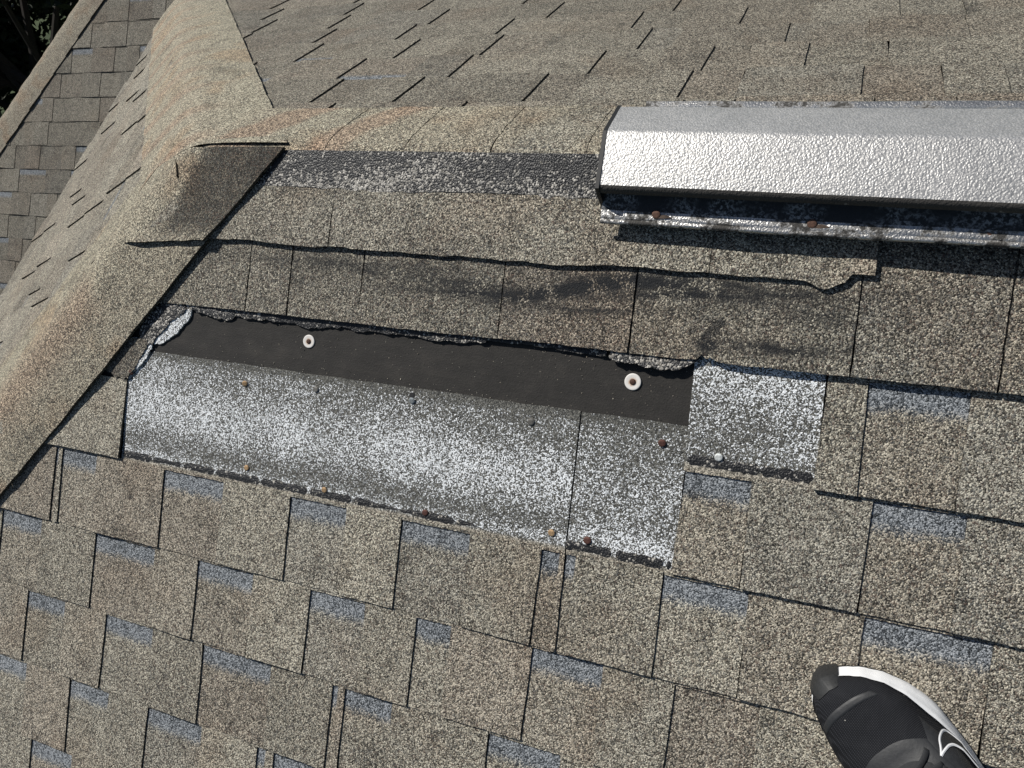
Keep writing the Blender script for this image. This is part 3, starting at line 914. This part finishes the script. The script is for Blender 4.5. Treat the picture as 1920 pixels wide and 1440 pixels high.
def disc_mesh(name, prof, seg, mat, parent=None):
    """lathe profile (r, z) into a closed shape about local Z"""
    mb = MB(); rings = []
    for r_, z in prof:
        if r_ < 1e-6: rings.append([mb.vert((0, 0, z))])
        else: rings.append([mb.vert((r_ * math.cos(2 * math.pi * k / seg), r_ * math.sin(2 * math.pi * k / seg), z)) for k in range(seg)])
    for a, b in zip(rings, rings[1:]):
        for k in range(seg):
            k2 = (k + 1) % seg
            if len(a) == 1: mb.face(a[0], b[k], b[k2])
            elif len(b) == 1: mb.face(a[k], b[0], a[k2])
            else: mb.face(a[k], b[k], b[k2], a[k2])
    o = mb.build(name, mat)
    o.data.polygons.foreach_set("use_smooth", [True] * len(o.data.polygons))
    o.data.set_sharp_from_angle(angle=math.radians(50))
    if parent: o.parent = parent
    return o
def slope_matrix(sl, u, d, h, tilt=(0, 0)):
    x, y, z = sl.u, -sl.d, sl.n
    mm = Matrix(((x.x, y.x, z.x, 0), (x.y, y.y, z.y, 0), (x.z, y.z, z.z, 0), (0, 0, 0, 1)))
    return Matrix.Translation(sl.p(u, d, h)) @ mm @ Matrix.Rotation(tilt[0], 4, 'X') @ Matrix.Rotation(tilt[1], 4, 'Y')
NAIL_PROF = [(0, 0.0015), (0.0022, 0.00145), (0.0040, 0.0012), (0.0047, 0.0007), (0.0047, 0.0001), (0.0042, -0.0002), (0.0017, -0.0004), (0.0016, -0.012), (0, -0.016)]
R_TAN, R_RED, R_BRN, R_ZN, R_GR, R_DK = ((0.36, 0.24, 0.13), (0.10, 0.045, 0.035), (0.12, 0.065, 0.045), (0.22, 0.24, 0.25), (0.13, 0.125, 0.115), (0.05, 0.035, 0.03))
for u, d, h in ((0.812, 0.0865, 0.0345), (1.001, 0.0900, 0.0345), (1.185, 0.0955, 0.034), (1.42, 0.0995, 0.034)):
    o = disc_mesh("nail", NAIL_PROF, 20, rust("rust_brown", R_BRN))
    mw = slope_matrix(FRONT, u, d, h, (0.2, -0.1))
    o.parent = vent
    o.matrix_parent_inverse = Matrix.Translation(-vent.location)
    o.matrix_basis = mw @ Matrix.Scale(1.15, 4)
    # rust run-off on the flange beside each nail
    mb = MB(); c = mb.vert(FRONT.p(u + 0.008, d + 0.0030, 0.0349))
    ring = [mb.vert(FRONT.p(u + 0.008 + 0.012 * math.cos(q * 0.449), d + 0.0030 + (0.0022 + 0.001 * noise1(q, 4)) * math.sin(q * 0.449), 0.0349)) for q in range(14)]
    for q in range(14): mb.face(c, ring[q], ring[(q + 1) % 14])
    mb.build("rust_stain", rust("rust_stain", (0.085, 0.060, 0.045)), vent)

# ------------------------------------------------------------------ nails in the bared shingles
NAILS = [
    (0.1538, 0.3865, 0.0036, R_TAN, 1.0, (0.15, 0.25), "orange tan rusted nail head, leftmost in the upper row of the silvery patch"),
    (0.2932, 0.3790, 0.0022, R_GR, 1.0, (0, -0.1), "dull grey nail head sunk almost flush right of the orange tan nail"),
    (0.4678, 0.3745, 0.0034, R_ZN, 1.05, (0.2, 0), "bluish galvanised nail head just below a small dark nail hole"),
    (0.6610, 0.3800, 0.0032, R_GR, 1.1, (0, 0.15), "dark grey nail head in the silvery patch just left of the shingle seam"),
    (0.8487, 0.3825, 0.0032, R_RED, 1.1, (0.1, 0.1), "dark red rusted nail head right of the seam below the black underlayment"),
    (0.9236, 0.3895, 0.0058, (0.55, 0.57, 0.56), 1.1, (0, 0), "whitish clean nail head at the foot of the square silvery patch"),
    (0.1714, 0.5256, 0.0038, R_TAN, 1.0, (0, 0), "faint tan nail head low in the silvery patch, nearest the hip cap"),
    (0.3270, 0.5360, 0.0038, R_TAN, 1.0, (0.1, 0), "tan nail head on the lower sealant strip above a blue grey band"),
    (0.5088, 0.5394, 0.0040, R_RED, 1.0, (0, 0.1), "red brown nail head on the lower sealant strip in mid patch"),
    (0.7096, 0.5315, 0.0040, R_TAN, 1.1, (0.12, -0.1), "tan nail head on the lower sealant strip just left of the seam"),
    (0.7622, 0.5319, 0.0040, R_RED, 1.15, (0, 0), "red rusted nail head on the lower sealant strip just right of the seam"),
    (-0.0964, 0.3972, 0.0052, R_RED, 0.95, (0.3, 0.2), "red nail head tucked under the torn shingle edge by the hip cap"),
]
for u, d, h, c, sc, tl, lb in NAILS:
    key = "nail_%02x%02x" % (int(c[0] * 255), int(c[1] * 255))
    o = disc_mesh("roofing_nail", NAIL_PROF, 20, rust(key, c))
    o.matrix_world = slope_matrix(FRONT, u, d, h, tl) @ Matrix.Scale(sc * 1.0, 4)
    tag(o, lb, "nail", "nail heads in the bared shingles")
# the dark nail hole
slab("nail_hole", [(0.4625, 0.3630), (0.4695, 0.3625), (0.4700, 0.3690), (0.4630, 0.3695)], 0.0019, 0.0008, BLACKP, rag=0.0004, seed=90)

def washer_material():
    k = NT("white_plastic_washer")
    co = k.obj()
    ln = k.n("ShaderNodeVectorMath", operation='LENGTH'); k.set(ln.inputs[0], co)
    n = k.noise(co, 180, 4, 0.65)
    r = k.math('ADD', ln.outputs[1], k.math('MULTIPLY', k.math('SUBTRACT', n, 0.5), 0.006))
    col = k.mix(k.smooth(r, 0.0075, 0.0032), (0.74, 0.71, 0.67, 1), (0.45, 0.27, 0.15, 1))
    col = k.mix(k.math('MULTIPLY', k.smooth(n, 0.5, 0.75), 0.35), col, (0.52, 0.46, 0.38, 1))
    return k.out(col, 0.45, k.bump(n, 0.2, 0.0006), spec=0.5)
WASH = washer_material()
for u, d, sc, lb, tl in ((0.2713, 0.3044, 0.94, "white plastic cap nail at the left end of the black underlayment", (0.03, 0.04)),
                         (0.7997, 0.3060, 1.02, "white plastic cap nail at the right end of the underlayment below the curled flap", (0.02, -0.02))):
    e = empty("cap_nail", FRONT.p(u, d, 0.0006)); tag(e, lb, "cap nail", "cap nails in the underlayment")
    mw = slope_matrix(FRONT, u, d, 0.0006, tl)
    e.matrix_world = mw @ Matrix.Scale(sc, 4)
    w = disc_mesh("washer", [(0, 0.0013), (0.0050, 0.0014), (0.0085, 0.0015), (0.0104, 0.0017), (0.0111, 0.0014), (0.0113, 0.0008), (0.0112, 0.0001), (0, 0.0001)], 40, WASH, e)
    nh = disc_mesh("nail_head", [(0, 0.0030), (0.0024, 0.0029), (0.0038, 0.0025), (0.0042, 0.0018), (0.0040, 0.0012), (0, 0.0012)], 24, rust("cap_rust", (0.075, 0.038, 0.025)), e)

# loose grit washed onto the bare felt and the nailing strips
mb = MB(); r = random.Random(99)
def grain(u, d, h, sz):
    c = FRONT.p(u, d, h)
    ps = [c + FRONT.u * r.uniform(-1, 1) * sz + FRONT.d * r.uniform(-1, 1) * sz + FRONT.n * r.uniform(0.0, 1.1) * sz for _ in range(5)]
    g = r.uniform(0.7, 1.3); w = r.uniform(-0.6, 0.2)
    i = [mb.vert(p, (g, g, g, w)) for p in ps]
    for f in ((0, 1, 2), (0, 2, 3), (0, 3, 1), (4, 2, 1), (4, 3, 2), (4, 1, 3)): mb.face(*[i[q] for q in f])
for _ in range(420):
    u = r.uniform(0.0, 0.87)
    d = LA + 0.008 + 0.075 * r.random() ** 2.2
    grain(u, d, 0.0004, r.uniform(0.0004, 0.0011))
for _ in range(120):
    grain(r.uniform(0.0, 0.87), 0.3540 - 0.010 * r.random() ** 2, 0.0004, r.uniform(0.0004, 0.0012))
for _ in range(160):
    grain(r.uniform(-0.1, 0.88), LC - 0.008 + 0.010 * r.random(), 0.0032, r.uniform(0.0006, 0.0013))
o = mb.build("loose_grit", GRAN)
o["kind"] = "stuff"; o["label"] = "loose shingle grit scattered over the black underlayment"; o["category"] = "grit"

# ------------------------------------------------------------------ running shoe
TOE = Vector((1.083, 0.635)); AX = Vector((0.775, 0.632)).normalized(); BX = Vector((AX.y, -AX.x))
shoe = empty("running_shoe", FRONT.p(TOE.x + AX.x * 0.15, TOE.y + AX.y * 0.15, 0.006))
tag(shoe, "black mesh running shoe with white sole and white outlined side emblem standing on the shingles", "shoe")
def sp(x, y, z):
    u = TOE.x + AX.x * x + BX.x * y; d = TOE.y + AX.y * x + BX.y * y
    return FRONT.p(u, d, z + 0.0065)
def lerp_tab(tab, x):
    if x <= tab[0][0]: return tab[0][1]
    for (a, b), (c, d) in zip(tab, tab[1:]):
        if x <= c:
            t = (x - a) / (c - a); t2 = t * t * (3 - 2 * t)
            return b + (d - b) * (0.6 * t + 0.4 * t2)
    return tab[-1][1]
# half outlines at the bite line between upper and sole, metres from toe along the foot
RT = [(-0.007, 0.0010), (-0.004, 0.0075), (0.002, 0.0150), (0.010, 0.0260), (0.021, 0.0384), (0.041, 0.0518), (0.064, 0.0592), (0.087, 0.0620), (0.104, 0.0650), (0.129, 0.0680), (0.150, 0.0655), (0.185, 0.0590), (0.22, 0.0480), (0.255, 0.0440), (0.28, 0.034), (0.295, 0.018), (0.300, 0.004)]
LT = [(-0.007, -0.0010), (-0.004, -0.0120), (0.002, -0.0205), (0.010, -0.0285), (0.017, -0.0335), (0.042, -0.0425), (0.061, -0.0485), (0.078, -0.0525), (0.10, -0.0545), (0.13, -0.0540), (0.16, -0.0500), (0.20, -0.0460), (0.24, -0.0420), (0.27, -0.034), (0.292, -0.016), (0.300, -0.002)]
HTOP = [(-0.007, 0.034), (-0.002, 0.0455), (0.010, 0.0540), (0.030, 0.0610), (0.060, 0.0680), (0.090, 0.0790), (0.120, 0.0930), (0.150, 0.105), (0.19, 0.112), (0.24, 0.106), (0.28, 0.112), (0.300, 0.100)]
ZB = 0.033
xs = [-0.007, -0.006, -0.004, -0.001, 0.003] + [0.008 + 0.006 * i for i in range(48)] + [0.294, 0.298, 0.300]
# upper: cross sections from the right bite line over the top to the left
NTH = 44
def upper_pt(x, th, off=0.0):
    yr, yl = lerp_tab(RT, x), lerp_tab(LT, x); ht = lerp_tab(HTOP, x) - ZB
    a = math.pi * th
    ex_ = 0.72
    c = math.copysign(abs(math.cos(a)) ** ex_, math.cos(a)); s = abs(math.sin(a)) ** 0.80
    yc = (yr + yl) / 2; hw = (yr - yl) / 2
    bulge = 1.0 + 0.05 * math.sin(a) ** 2 * 0
    y = yc + c * (hw + off) * bulge + 0.006 * s * sstep(0.05, 0.15, x)
    return (x, y, ZB + s * (ht + off))
mbu = MB(); gr = []
for x in xs:
    gr.append([mbu.vert(sp(*upper_pt(x, j / NTH))) for j in range(NTH + 1)])
openx = 0.185
for i in range(len(xs) - 1):
    for j in range(NTH):
        th = (j + 0.5) / NTH
        if openx < xs[i] < 0.280 and 0.27 < th < 0.73: continue     # the ankle opening
        mbu.face(gr[i][j], gr[i][j + 1], gr[i + 1][j + 1], gr[i + 1][j])
def fabric_material():
    k = NT("black_mesh_fabric")
    co = k.obj()
    mp = k.n("ShaderNodeMapping"); k.set(mp.inputs[0], co); mp.inputs["Rotation"].default_value = (0.47, 0, 0.68)
    w1 = k.n("ShaderNodeTexWave", wave_type='BANDS', bands_direction='X'); k.set(w1.inputs["Vector"], mp.outputs[0]); w1.inputs["Scale"].default_value = 175
    w2 = k.n("ShaderNodeTexWave", wave_type='BANDS', bands_direction='Y'); k.set(w2.inputs["Vector"], mp.outputs[0]); w2.inputs["Scale"].default_value = 175
    g = k.math('MULTIPLY', w1.outputs[1], w2.outputs[1])
    n = k.noise(co, 40, 3)
    v = k.vor(co, 150); c = k.sep(v.outputs["Color"])
    dust = k.math('MULTIPLY', k.math('LESS_THAN', v.outputs["Distance"], 0.10), k.math('GREATER_THAN', c[0], 0.93))
    col = k.mix(k.smooth(g, 0.25, 0.8), (0.0085, 0.009, 0.011, 1), (0.034, 0.036, 0.042, 1))
    col = k.mix(k.math('MULTIPLY', k.smooth(n, 0.45, 0.8), 0.25), col, (0.035, 0.036, 0.04, 1))
    col = k.mix(dust, col, (0.4, 0.38, 0.34, 1))
    cr = k.noise(co, 55, 2, 0.5)
    return k.out(col, 0.85, k.bump(g, 0.5, 0.0006, k.bump(cr, 0.35, 0.004)), spec=0.2)
FAB = fabric_material()
upper = mbu.build("upper", FAB, shoe, smooth=True)
SYN = simple("dark_grey_overlay", (0.022, 0.023, 0.025), 0.55, var=0.2, scale=200)
RUB = simple("dark_rubber", (0.019, 0.020, 0.021), 0.6, var=0.25, scale=300)
WHITE = simple("white_foam", (0.90, 0.91, 0.92), 0.55, var=0.04, scale=90)
WHITEP = simple("white_print", (0.92, 0.92, 0.92), 0.5, var=0.03, scale=90)
LACE = simple("black_lace", (0.020, 0.021, 0.023), 0.85, var=0.35, scale=900)
LINING = simple("black_lining", (0.010, 0.010, 0.011), 0.9)
# midsole: white foam with a slight flare and a pinched line
mb = MB(); rings = []
NS = 120
def outline(s, off):
    """closed outline s in 0..1: right side toe to heel, then back on the left"""
    if s < 0.5:
        q = s * 2; x = -0.007 + 0.307 * (0.5 - 0.5 * math.cos(math.pi * q)); y = lerp_tab(RT, x)
    else:
        q = (1 - s) * 2; x = -0.007 + 0.307 * (0.5 - 0.5 * math.cos(math.pi * q)); y = lerp_tab(LT, x)
    return x, y
pts0 = [outline(i / NS, 0) for i in range(NS)]
def offset(pts, off):
    out = []
    n = len(pts)
    for i in range(n):
        a, b = Vector(pts[i - 1]), Vector(pts[(i + 1) % n]); t = (b - a)
        if t.length < 1e-9: out.append(pts[i]); continue
        t.normalize(); nr = Vector((-t.y, t.x)); o_ = off(pts[i]) if callable(off) else off
        out.append((pts[i][0] + nr.x * o_, pts[i][1] + nr.y * o_))
    return out
# outward sign
A2 = sum(pts0[i][0] * pts0[(i + 1) % NS][1] - pts0[(i + 1) % NS][0] * pts0[i][1] for i in range(NS))
sg = -1 if A2 > 0 else 1
def flare(k):
    def f(p):
        r_ = sstep(0.02, 0.09, p[0]) * (1 - 0.95 * sstep(0.090, 0.135, p[0])) * (1 if p[1] > 0 else 0.1)
        return sg * (0.0012 + k * (0.0012 + 0.0085 * r_))
    return f
for z, kf in ((ZB + 0.0015, 0.10), (ZB - 0.001, 0.28), (ZB - 0.004, 0.50), (ZB - 0.0052, 0.50), (ZB - 0.0100, 0.82), (0.014, 0.98), (0.006, 1.0), (0.003, 0.85)):
    zz = z
    rings.append([mb.vert(sp(x, y, zz + (0.006 * sstep(0.03, -0.007, x) if z < 0.02 else 0))) for x, y in offset(pts0, flare(kf))])
for a, b in zip(rings, rings[1:]):
    for i in range(NS): mb.face(a[i], b[i], b[(i + 1) % NS], a[(i + 1) % NS])
mb.f.append([i for i in rings[-1]])
mid = mb.build("midsole", WHITE, shoe, smooth=True)
mb = MB(); rings = []
for z, kf in ((0.0045, 0.9), (0.0, 0.8), (-0.001, 0.7)):
    rings.append([mb.vert(sp(x, y, z + 0.006 * sstep(0.03, -0.007, x))) for x, y in offset(pts0, flare(kf))])
for a, b in zip(rings, rings[1:]):
    for i in range(NS): mb.face(a[i], b[i], b[(i + 1) % NS], a[(i + 1) % NS])
mb.f.append(list(rings[-1]))
mb.build("outsole", RUB, shoe)
# upper patches follow the upper's surface, 0.6 to 1.5 mm proud
def patch(name, fn, nu, nv, mat, off=0.0008, edge=True):
    """fn(a, b) -> (x, th) on the upper"""
    mb = MB(); g = []
    for i in range(nu + 1):
        row = []
        for j in range(nv + 1):
            x, th = fn(i / nu, j / nv)
            o_ = off if (0 < i < nu and 0 < j < nv) or not edge else 0.0002
            row.append(mb.vert(sp(*upper_pt(x, th, o_))))
        g.append(row)
    for i in range(nu):
        for j in range(nv): mb.face(g[i][j], g[i][j + 1], g[i + 1][j + 1], g[i + 1][j])
    return mb.build(name, mat, shoe, smooth=True)
patch("toe_overlay", lambda a, b: (0.012 + 0.030 * (1 - (2 * b - 1) ** 2 * 0) * 0 + (0.030 - 0.020 * math.sin(math.pi * (0.22 + 0.62 * b))) + 0.0085 * a, 0.22 + 0.62 * b), 6, 40, SYN, 0.0009)
# rubber toe bumper wraps the tip over the white sole
mb = MB(); g = []
for i in range(15):
    q = i / 14
    # walk round the tip from the right side to the left side
    k0 = 7 - i
    x, y = pts0[k0 % NS]
    row = []
    e = math.sin(math.pi * q) ** 0.5
    for z, o_ in ((0.004, 0.0042), (0.012, 0.0046), (0.024, 0.0040), (0.034, 0.0030), (0.034 + 0.006 * e, 0.0014)):
        pp = offset(pts0, sg * o_)[k0 % NS]
        row.append(mb.vert(sp(pp[0], pp[1], z + 0.002 * e)))
    # onto the upper
    cx_ = x + (0.010 * e)
    xx = max(-0.004, pts0[k0 % NS][0] + 0.011 * e)
    th = 0.5 + (0.0 if abs(y) < 1e-9 else 0) 
    yy = y * (1 - 0.28 * e)
    best = min((abs(upper_pt(xx, t_ / 60)[1] - yy), t_ / 60) for t_ in range(61))[1]
    row.append(mb.vert(sp(*upper_pt(xx, best, 0.0012))))
    g.append(row)
for i in range(14):
    for j in range(5): mb.face(g[i][j], g[i][j + 1], g[i + 1][j + 1], g[i + 1][j])
mb.build("toe_bumper", RUB, shoe, smooth=True)
# tongue and eyestay
patch("eyestay", lambda a, b: (0.078 + 0.115 * a + 0.030 * (1 - math.sin(math.pi * (0.14 + 0.72 * b))) * (1 - a), 0.27 + 0.46 * b), 20, 28, SYN, 0.0010)
patch("tongue", lambda a, b: (0.096 + 0.118 * a + 0.020 * (1 - math.sin(math.pi * (0.1 + 0.8 * b))) * (1 - a), 0.37 + 0.26 * b), 18, 16, LACE, 0.0026)
# overlay wedge on the right flank behind the toe box
patch("side_overlay", lambda a, b: (0.084 + 0.135 * (0.24 * b - 0.045) + 0.10 * a, 0.13 + 0.24 * b), 16, 12, SYN, 0.0009)
def lace(x0, t0, x1, t1, lift=0.004):
    mb = MB(); prev = None; n = 16
    for i in range(n + 1):
        q = i / n; x = x0 + (x1 - x0) * q; th = t0 + (t1 - t0) * q
        o_ = 0.0022 + lift * math.sin(math.pi * q) ** 0.6
        cpt = Vector(sp(*upper_pt(x, th, o_)))
        nx = Vector(sp(*upper_pt(x + 0.002, th + (t1 - t0) / (x1 - x0 + 1e-6) * 0.002 if abs(x1 - x0) > 1e-4 else th + 0.01, o_))) - cpt
        up = (Vector(sp(*upper_pt(x, th, o_ + 0.002))) - cpt).normalized()
        sd = nx.normalized().cross(up).normalized()
        ring = [mb.vert(cpt + sd * 0.0034 * math.cos(k * math.pi / 4) + up * 0.0012 * math.sin(k * math.pi / 4)) for k in range(8)]
        if prev:
            for k in range(8): mb.face(prev[k], prev[(k + 1) % 8], ring[(k + 1) % 8], ring[k])
        else: mb.f.append(ring[::-1])
        prev = ring
    mb.f.append(prev)
    return mb.build("lace", LACE, shoe, smooth=True)
for i in range(5):
    x = 0.100 + 0.021 * i
    lace(x, 0.335, x + 0.017, 0.665)
    lace(x + 0.0005, 0.665, x + 0.0175, 0.335, 0.0055)
# inside of the ankle opening
mb = MB()
for i in range(20):
    q = i / 19
    x = openx + 0.004 + (0.276 - openx) * q
    a = [mb.vert(sp(*upper_pt(x, t_, -0.002))) for t_ in (0.26, 0.74)]
    z = 0.045
    b_ = [mb.vert(sp(x, upper_pt(x, t_, -0.002)[1] * 0.9, z)) for t_ in (0.26, 0.74)]
    if i:
        mb.face(pa[0], pb[0], b_[0], a[0]); mb.face(pb[0], pb[1], b_[1], b_[0]); mb.face(pb[1], pa[1], a[1], b_[1])
    pa, pb = a, b_
mb.build("lining", LINING, shoe)
# side emblem: an outlined curved tick (coordinates along the foot and across the flank)
def smooth_path(pts, n=6):
    out = []
    for i in range(len(pts) - 1):
        p0 = pts[max(0, i - 1)]; p1 = pts[i]; p2 = pts[i + 1]; p3 = pts[min(len(pts) - 1, i + 2)]
        for k_ in range(n):
            t = k_ / n
            out.append(tuple(0.5 * (2 * b_ + (c_ - a_) * t + (2 * a_ - 5 * b_ + 4 * c_ - d_) * t * t + (3 * b_ - a_ - 3 * c_ + d_) * t ** 3) for a_, b_, c_, d_ in zip(p0, p1, p2, p3)))
    out.append(pts[-1])
    return out
tick_out = smooth_path([(0.1125, 0.300), (0.1085, 0.255), (0.1040, 0.205), (0.1032, 0.150), (0.1050, 0.095), (0.1095, 0.055), (0.1160, 0.040), (0.1240, 0.036), (0.1340, 0.036), (0.1450, 0.034), (0.158, 0.030), (0.18, 0.028), (0.21, 0.030), (0.240, 0.040)])
tick_in = smooth_path([(0.1125, 0.300), (0.1120, 0.265), (0.1125, 0.225), (0.1140, 0.182), (0.1180, 0.142), (0.1245, 0.118), (0.1345, 0.100), (0.1460, 0.088), (0.158, 0.078), (0.18, 0.062), (0.21, 0.050), (0.240, 0.040)])
def stroke(paths, wd, off):
    mb = MB()
    for path in paths:
        ps = [Vector(sp(*upper_pt(x, th, off))) for x, th in path]
        prev = None
        for i, p in enumerate(ps):
            t = (ps[min(i + 1, len(ps) - 1)] - ps[max(i - 1, 0)]).normalized()
            up = (Vector(sp(*upper_pt(path[i][0], path[i][1], off + 0.002))) - p)
            up = (up - t * up.dot(t)).normalized()
            sd = t.cross(up).normalized() * wd / 2
            q = (mb.vert(p - sd), mb.vert(p + up * 0.0004), mb.vert(p + sd))
            if prev:
                mb.face(prev[0], prev[1], q[1], q[0]); mb.face(prev[1], prev[2], q[2], q[1])
            prev = q
    return mb
stroke([tick_out, tick_in], 0.0030, 0.0024).build("emblem", WHITEP, shoe)
mb = MB(); prev = None
for i in range(61):
    q = i / 60
    a_ = tick_out[min(len(tick_out) - 1, int(6 + q * (len(tick_out) - 7)))]; b_ = tick_in[int(q * (len(tick_in) - 1))]
    r_ = [mb.vert(sp(*upper_pt(a_[0] + (b_[0] - a_[0]) * k_ / 5, a_[1] + (b_[1] - a_[1]) * k_ / 5, 0.0016))) for k_ in range(6)]
    if prev:
        for k_ in range(5): mb.face(prev[k_], prev[k_ + 1], r_[k_ + 1], r_[k_])
    prev = r_
mb.build("emblem_fill", SYN, shoe)

# ------------------------------------------------------------------ ground and trees
mb = MB()
mb.f.append([mb.vert((x, y, -6.0)) for x, y in ((-300, -300), (300, -300), (300, 300), (-300, 300))])
k = NT("grass_ground")
co = k.obj(); nn_ = k.noise(co, 1.3, 6, 0.65)
GM = k.out(k.ramp(nn_, [(0.3, (0.018, 0.03, 0.012)), (0.7, (0.05, 0.07, 0.025))]), 0.95, k.bump(nn_, 0.6, 0.1))
g_ = mb.build("ground", GM); g_["kind"] = "structure"

def leaf_material(name, col):
    k = NT(name)
    co = k.obj()
    n = k.noise(co, 3.0, 3, 0.6); v = k.vor(co, 9)
    c = k.sep(v.outputs["Color"])
    f = k.math('ADD', k.math('MULTIPLY', n, 0.6), k.math('MULTIPLY', c[0], 0.4))
    return k.out(k.ramp(f, [(0.25, tuple(q * 0.55 for q in col)), (0.75, tuple(q * 1.35 for q in col))]), 0.6, spec=0.35)
BARK = simple("bark", (0.022, 0.018, 0.014), 0.95, scale=12)
def tree(loc, H, Rad, nl, seed, col, label, leaf=0.085):
    nl = int(nl * 1.8); col = tuple(c * 0.55 for c in col)
    r = random.Random(seed)
    t = empty("leafy_tree", loc); tag(t, label, "tree", "trees beyond the roof")
    L = Vector(loc)
    mb = MB(); 
    def limb(p0, p1, r0, r1, n=6, seg=8):
        prev = None
        ax = (p1 - p0).normalized(); s1 = ax.orthogonal().normalized(); s2 = ax.cross(s1)
        for i in range(n + 1):
            q = i / n; c = p0.lerp(p1, q) + s1 * 0.08 * noise1(q * 3 + seed, seed) * (p1 - p0).length * 0.3
            rr = r0 + (r1 - r0) * q
            ring = [mb.vert(c + s1 * rr * math.cos(2 * math.pi * k_ / seg) + s2 * rr * math.sin(2 * math.pi * k_ / seg)) for k_ in range(seg)]
            if prev:
                for k_ in range(seg): mb.face(prev[k_], prev[(k_ + 1) % seg], ring[(k_ + 1) % seg], ring[k_])
            prev = ring
    top = L + Vector((0, 0, H * 0.75))
    limb(L, top, 0.16, 0.05)
    clumps = []
    for i in range(26):
        a = r.uniform(0, 2 * math.pi); zz = r.uniform(0.32, 1.0); rad = Rad * math.sqrt(max(0.05, 1 - ((zz - 0.6) / 0.5) ** 2)) * r.uniform(0.35, 1.0)
        c = L + Vector((math.cos(a) * rad, math.sin(a) * rad, H * zz))
        clumps.append((c, r.uniform(0.35, 0.75) * Rad * 0.5))
        if i % 2 == 0: limb(L + Vector((0, 0, H * r.uniform(0.25, 0.6))), c, 0.06, 0.012, 4, 6)
    mb.build("trunk", BARK, t)
    mb = MB()
    for i in range(nl):
        c, cr = clumps[r.randrange(len(clumps))]
        v = Vector((r.gauss(0, 1), r.gauss(0, 1), r.gauss(0, 1))).normalized() * cr * r.random() ** 0.4
        p = c + v
        a = Vector((r.gauss(0, 1), r.gauss(0, 1), r.gauss(0, 0.6))).normalized(); b = a.orthogonal().normalized()
        b = (b + a.cross(b) * r.uniform(-1, 1)).normalized()
        s = leaf * r.uniform(0.6, 1.3)
        mb.f.append([mb.vert(p - a * s), mb.vert(p + b * s * 0.42), mb.vert(p + a * s), mb.vert(p - b * s * 0.42)])
    mb.build("crown", leaf_material("leaves_%d" % seed, col), t)
    return t
tree((-8.2, 4.4, -6), 4.2, 2.0, 9000, 1, (0.030, 0.048, 0.018), "dark leafy tree in the upper left corner, nearest the lower roof wing")
tree((-10.5, 7.6, -6), 5.0, 2.4, 8000, 2, (0.028, 0.045, 0.018), "dark leafy tree behind the nearest one in the upper left corner")
tree((-8.5, 8.0, -6), 4.6, 2.2, 8000, 3, (0.036, 0.055, 0.018), "dark leafy tree at the top edge beside the end of the lower hip cap")
tree((-12.0, 5.0, -6), 5.2, 2.5, 8000, 4, (0.026, 0.042, 0.018), "dark leafy tree at the far left edge beyond the lower roof wing")
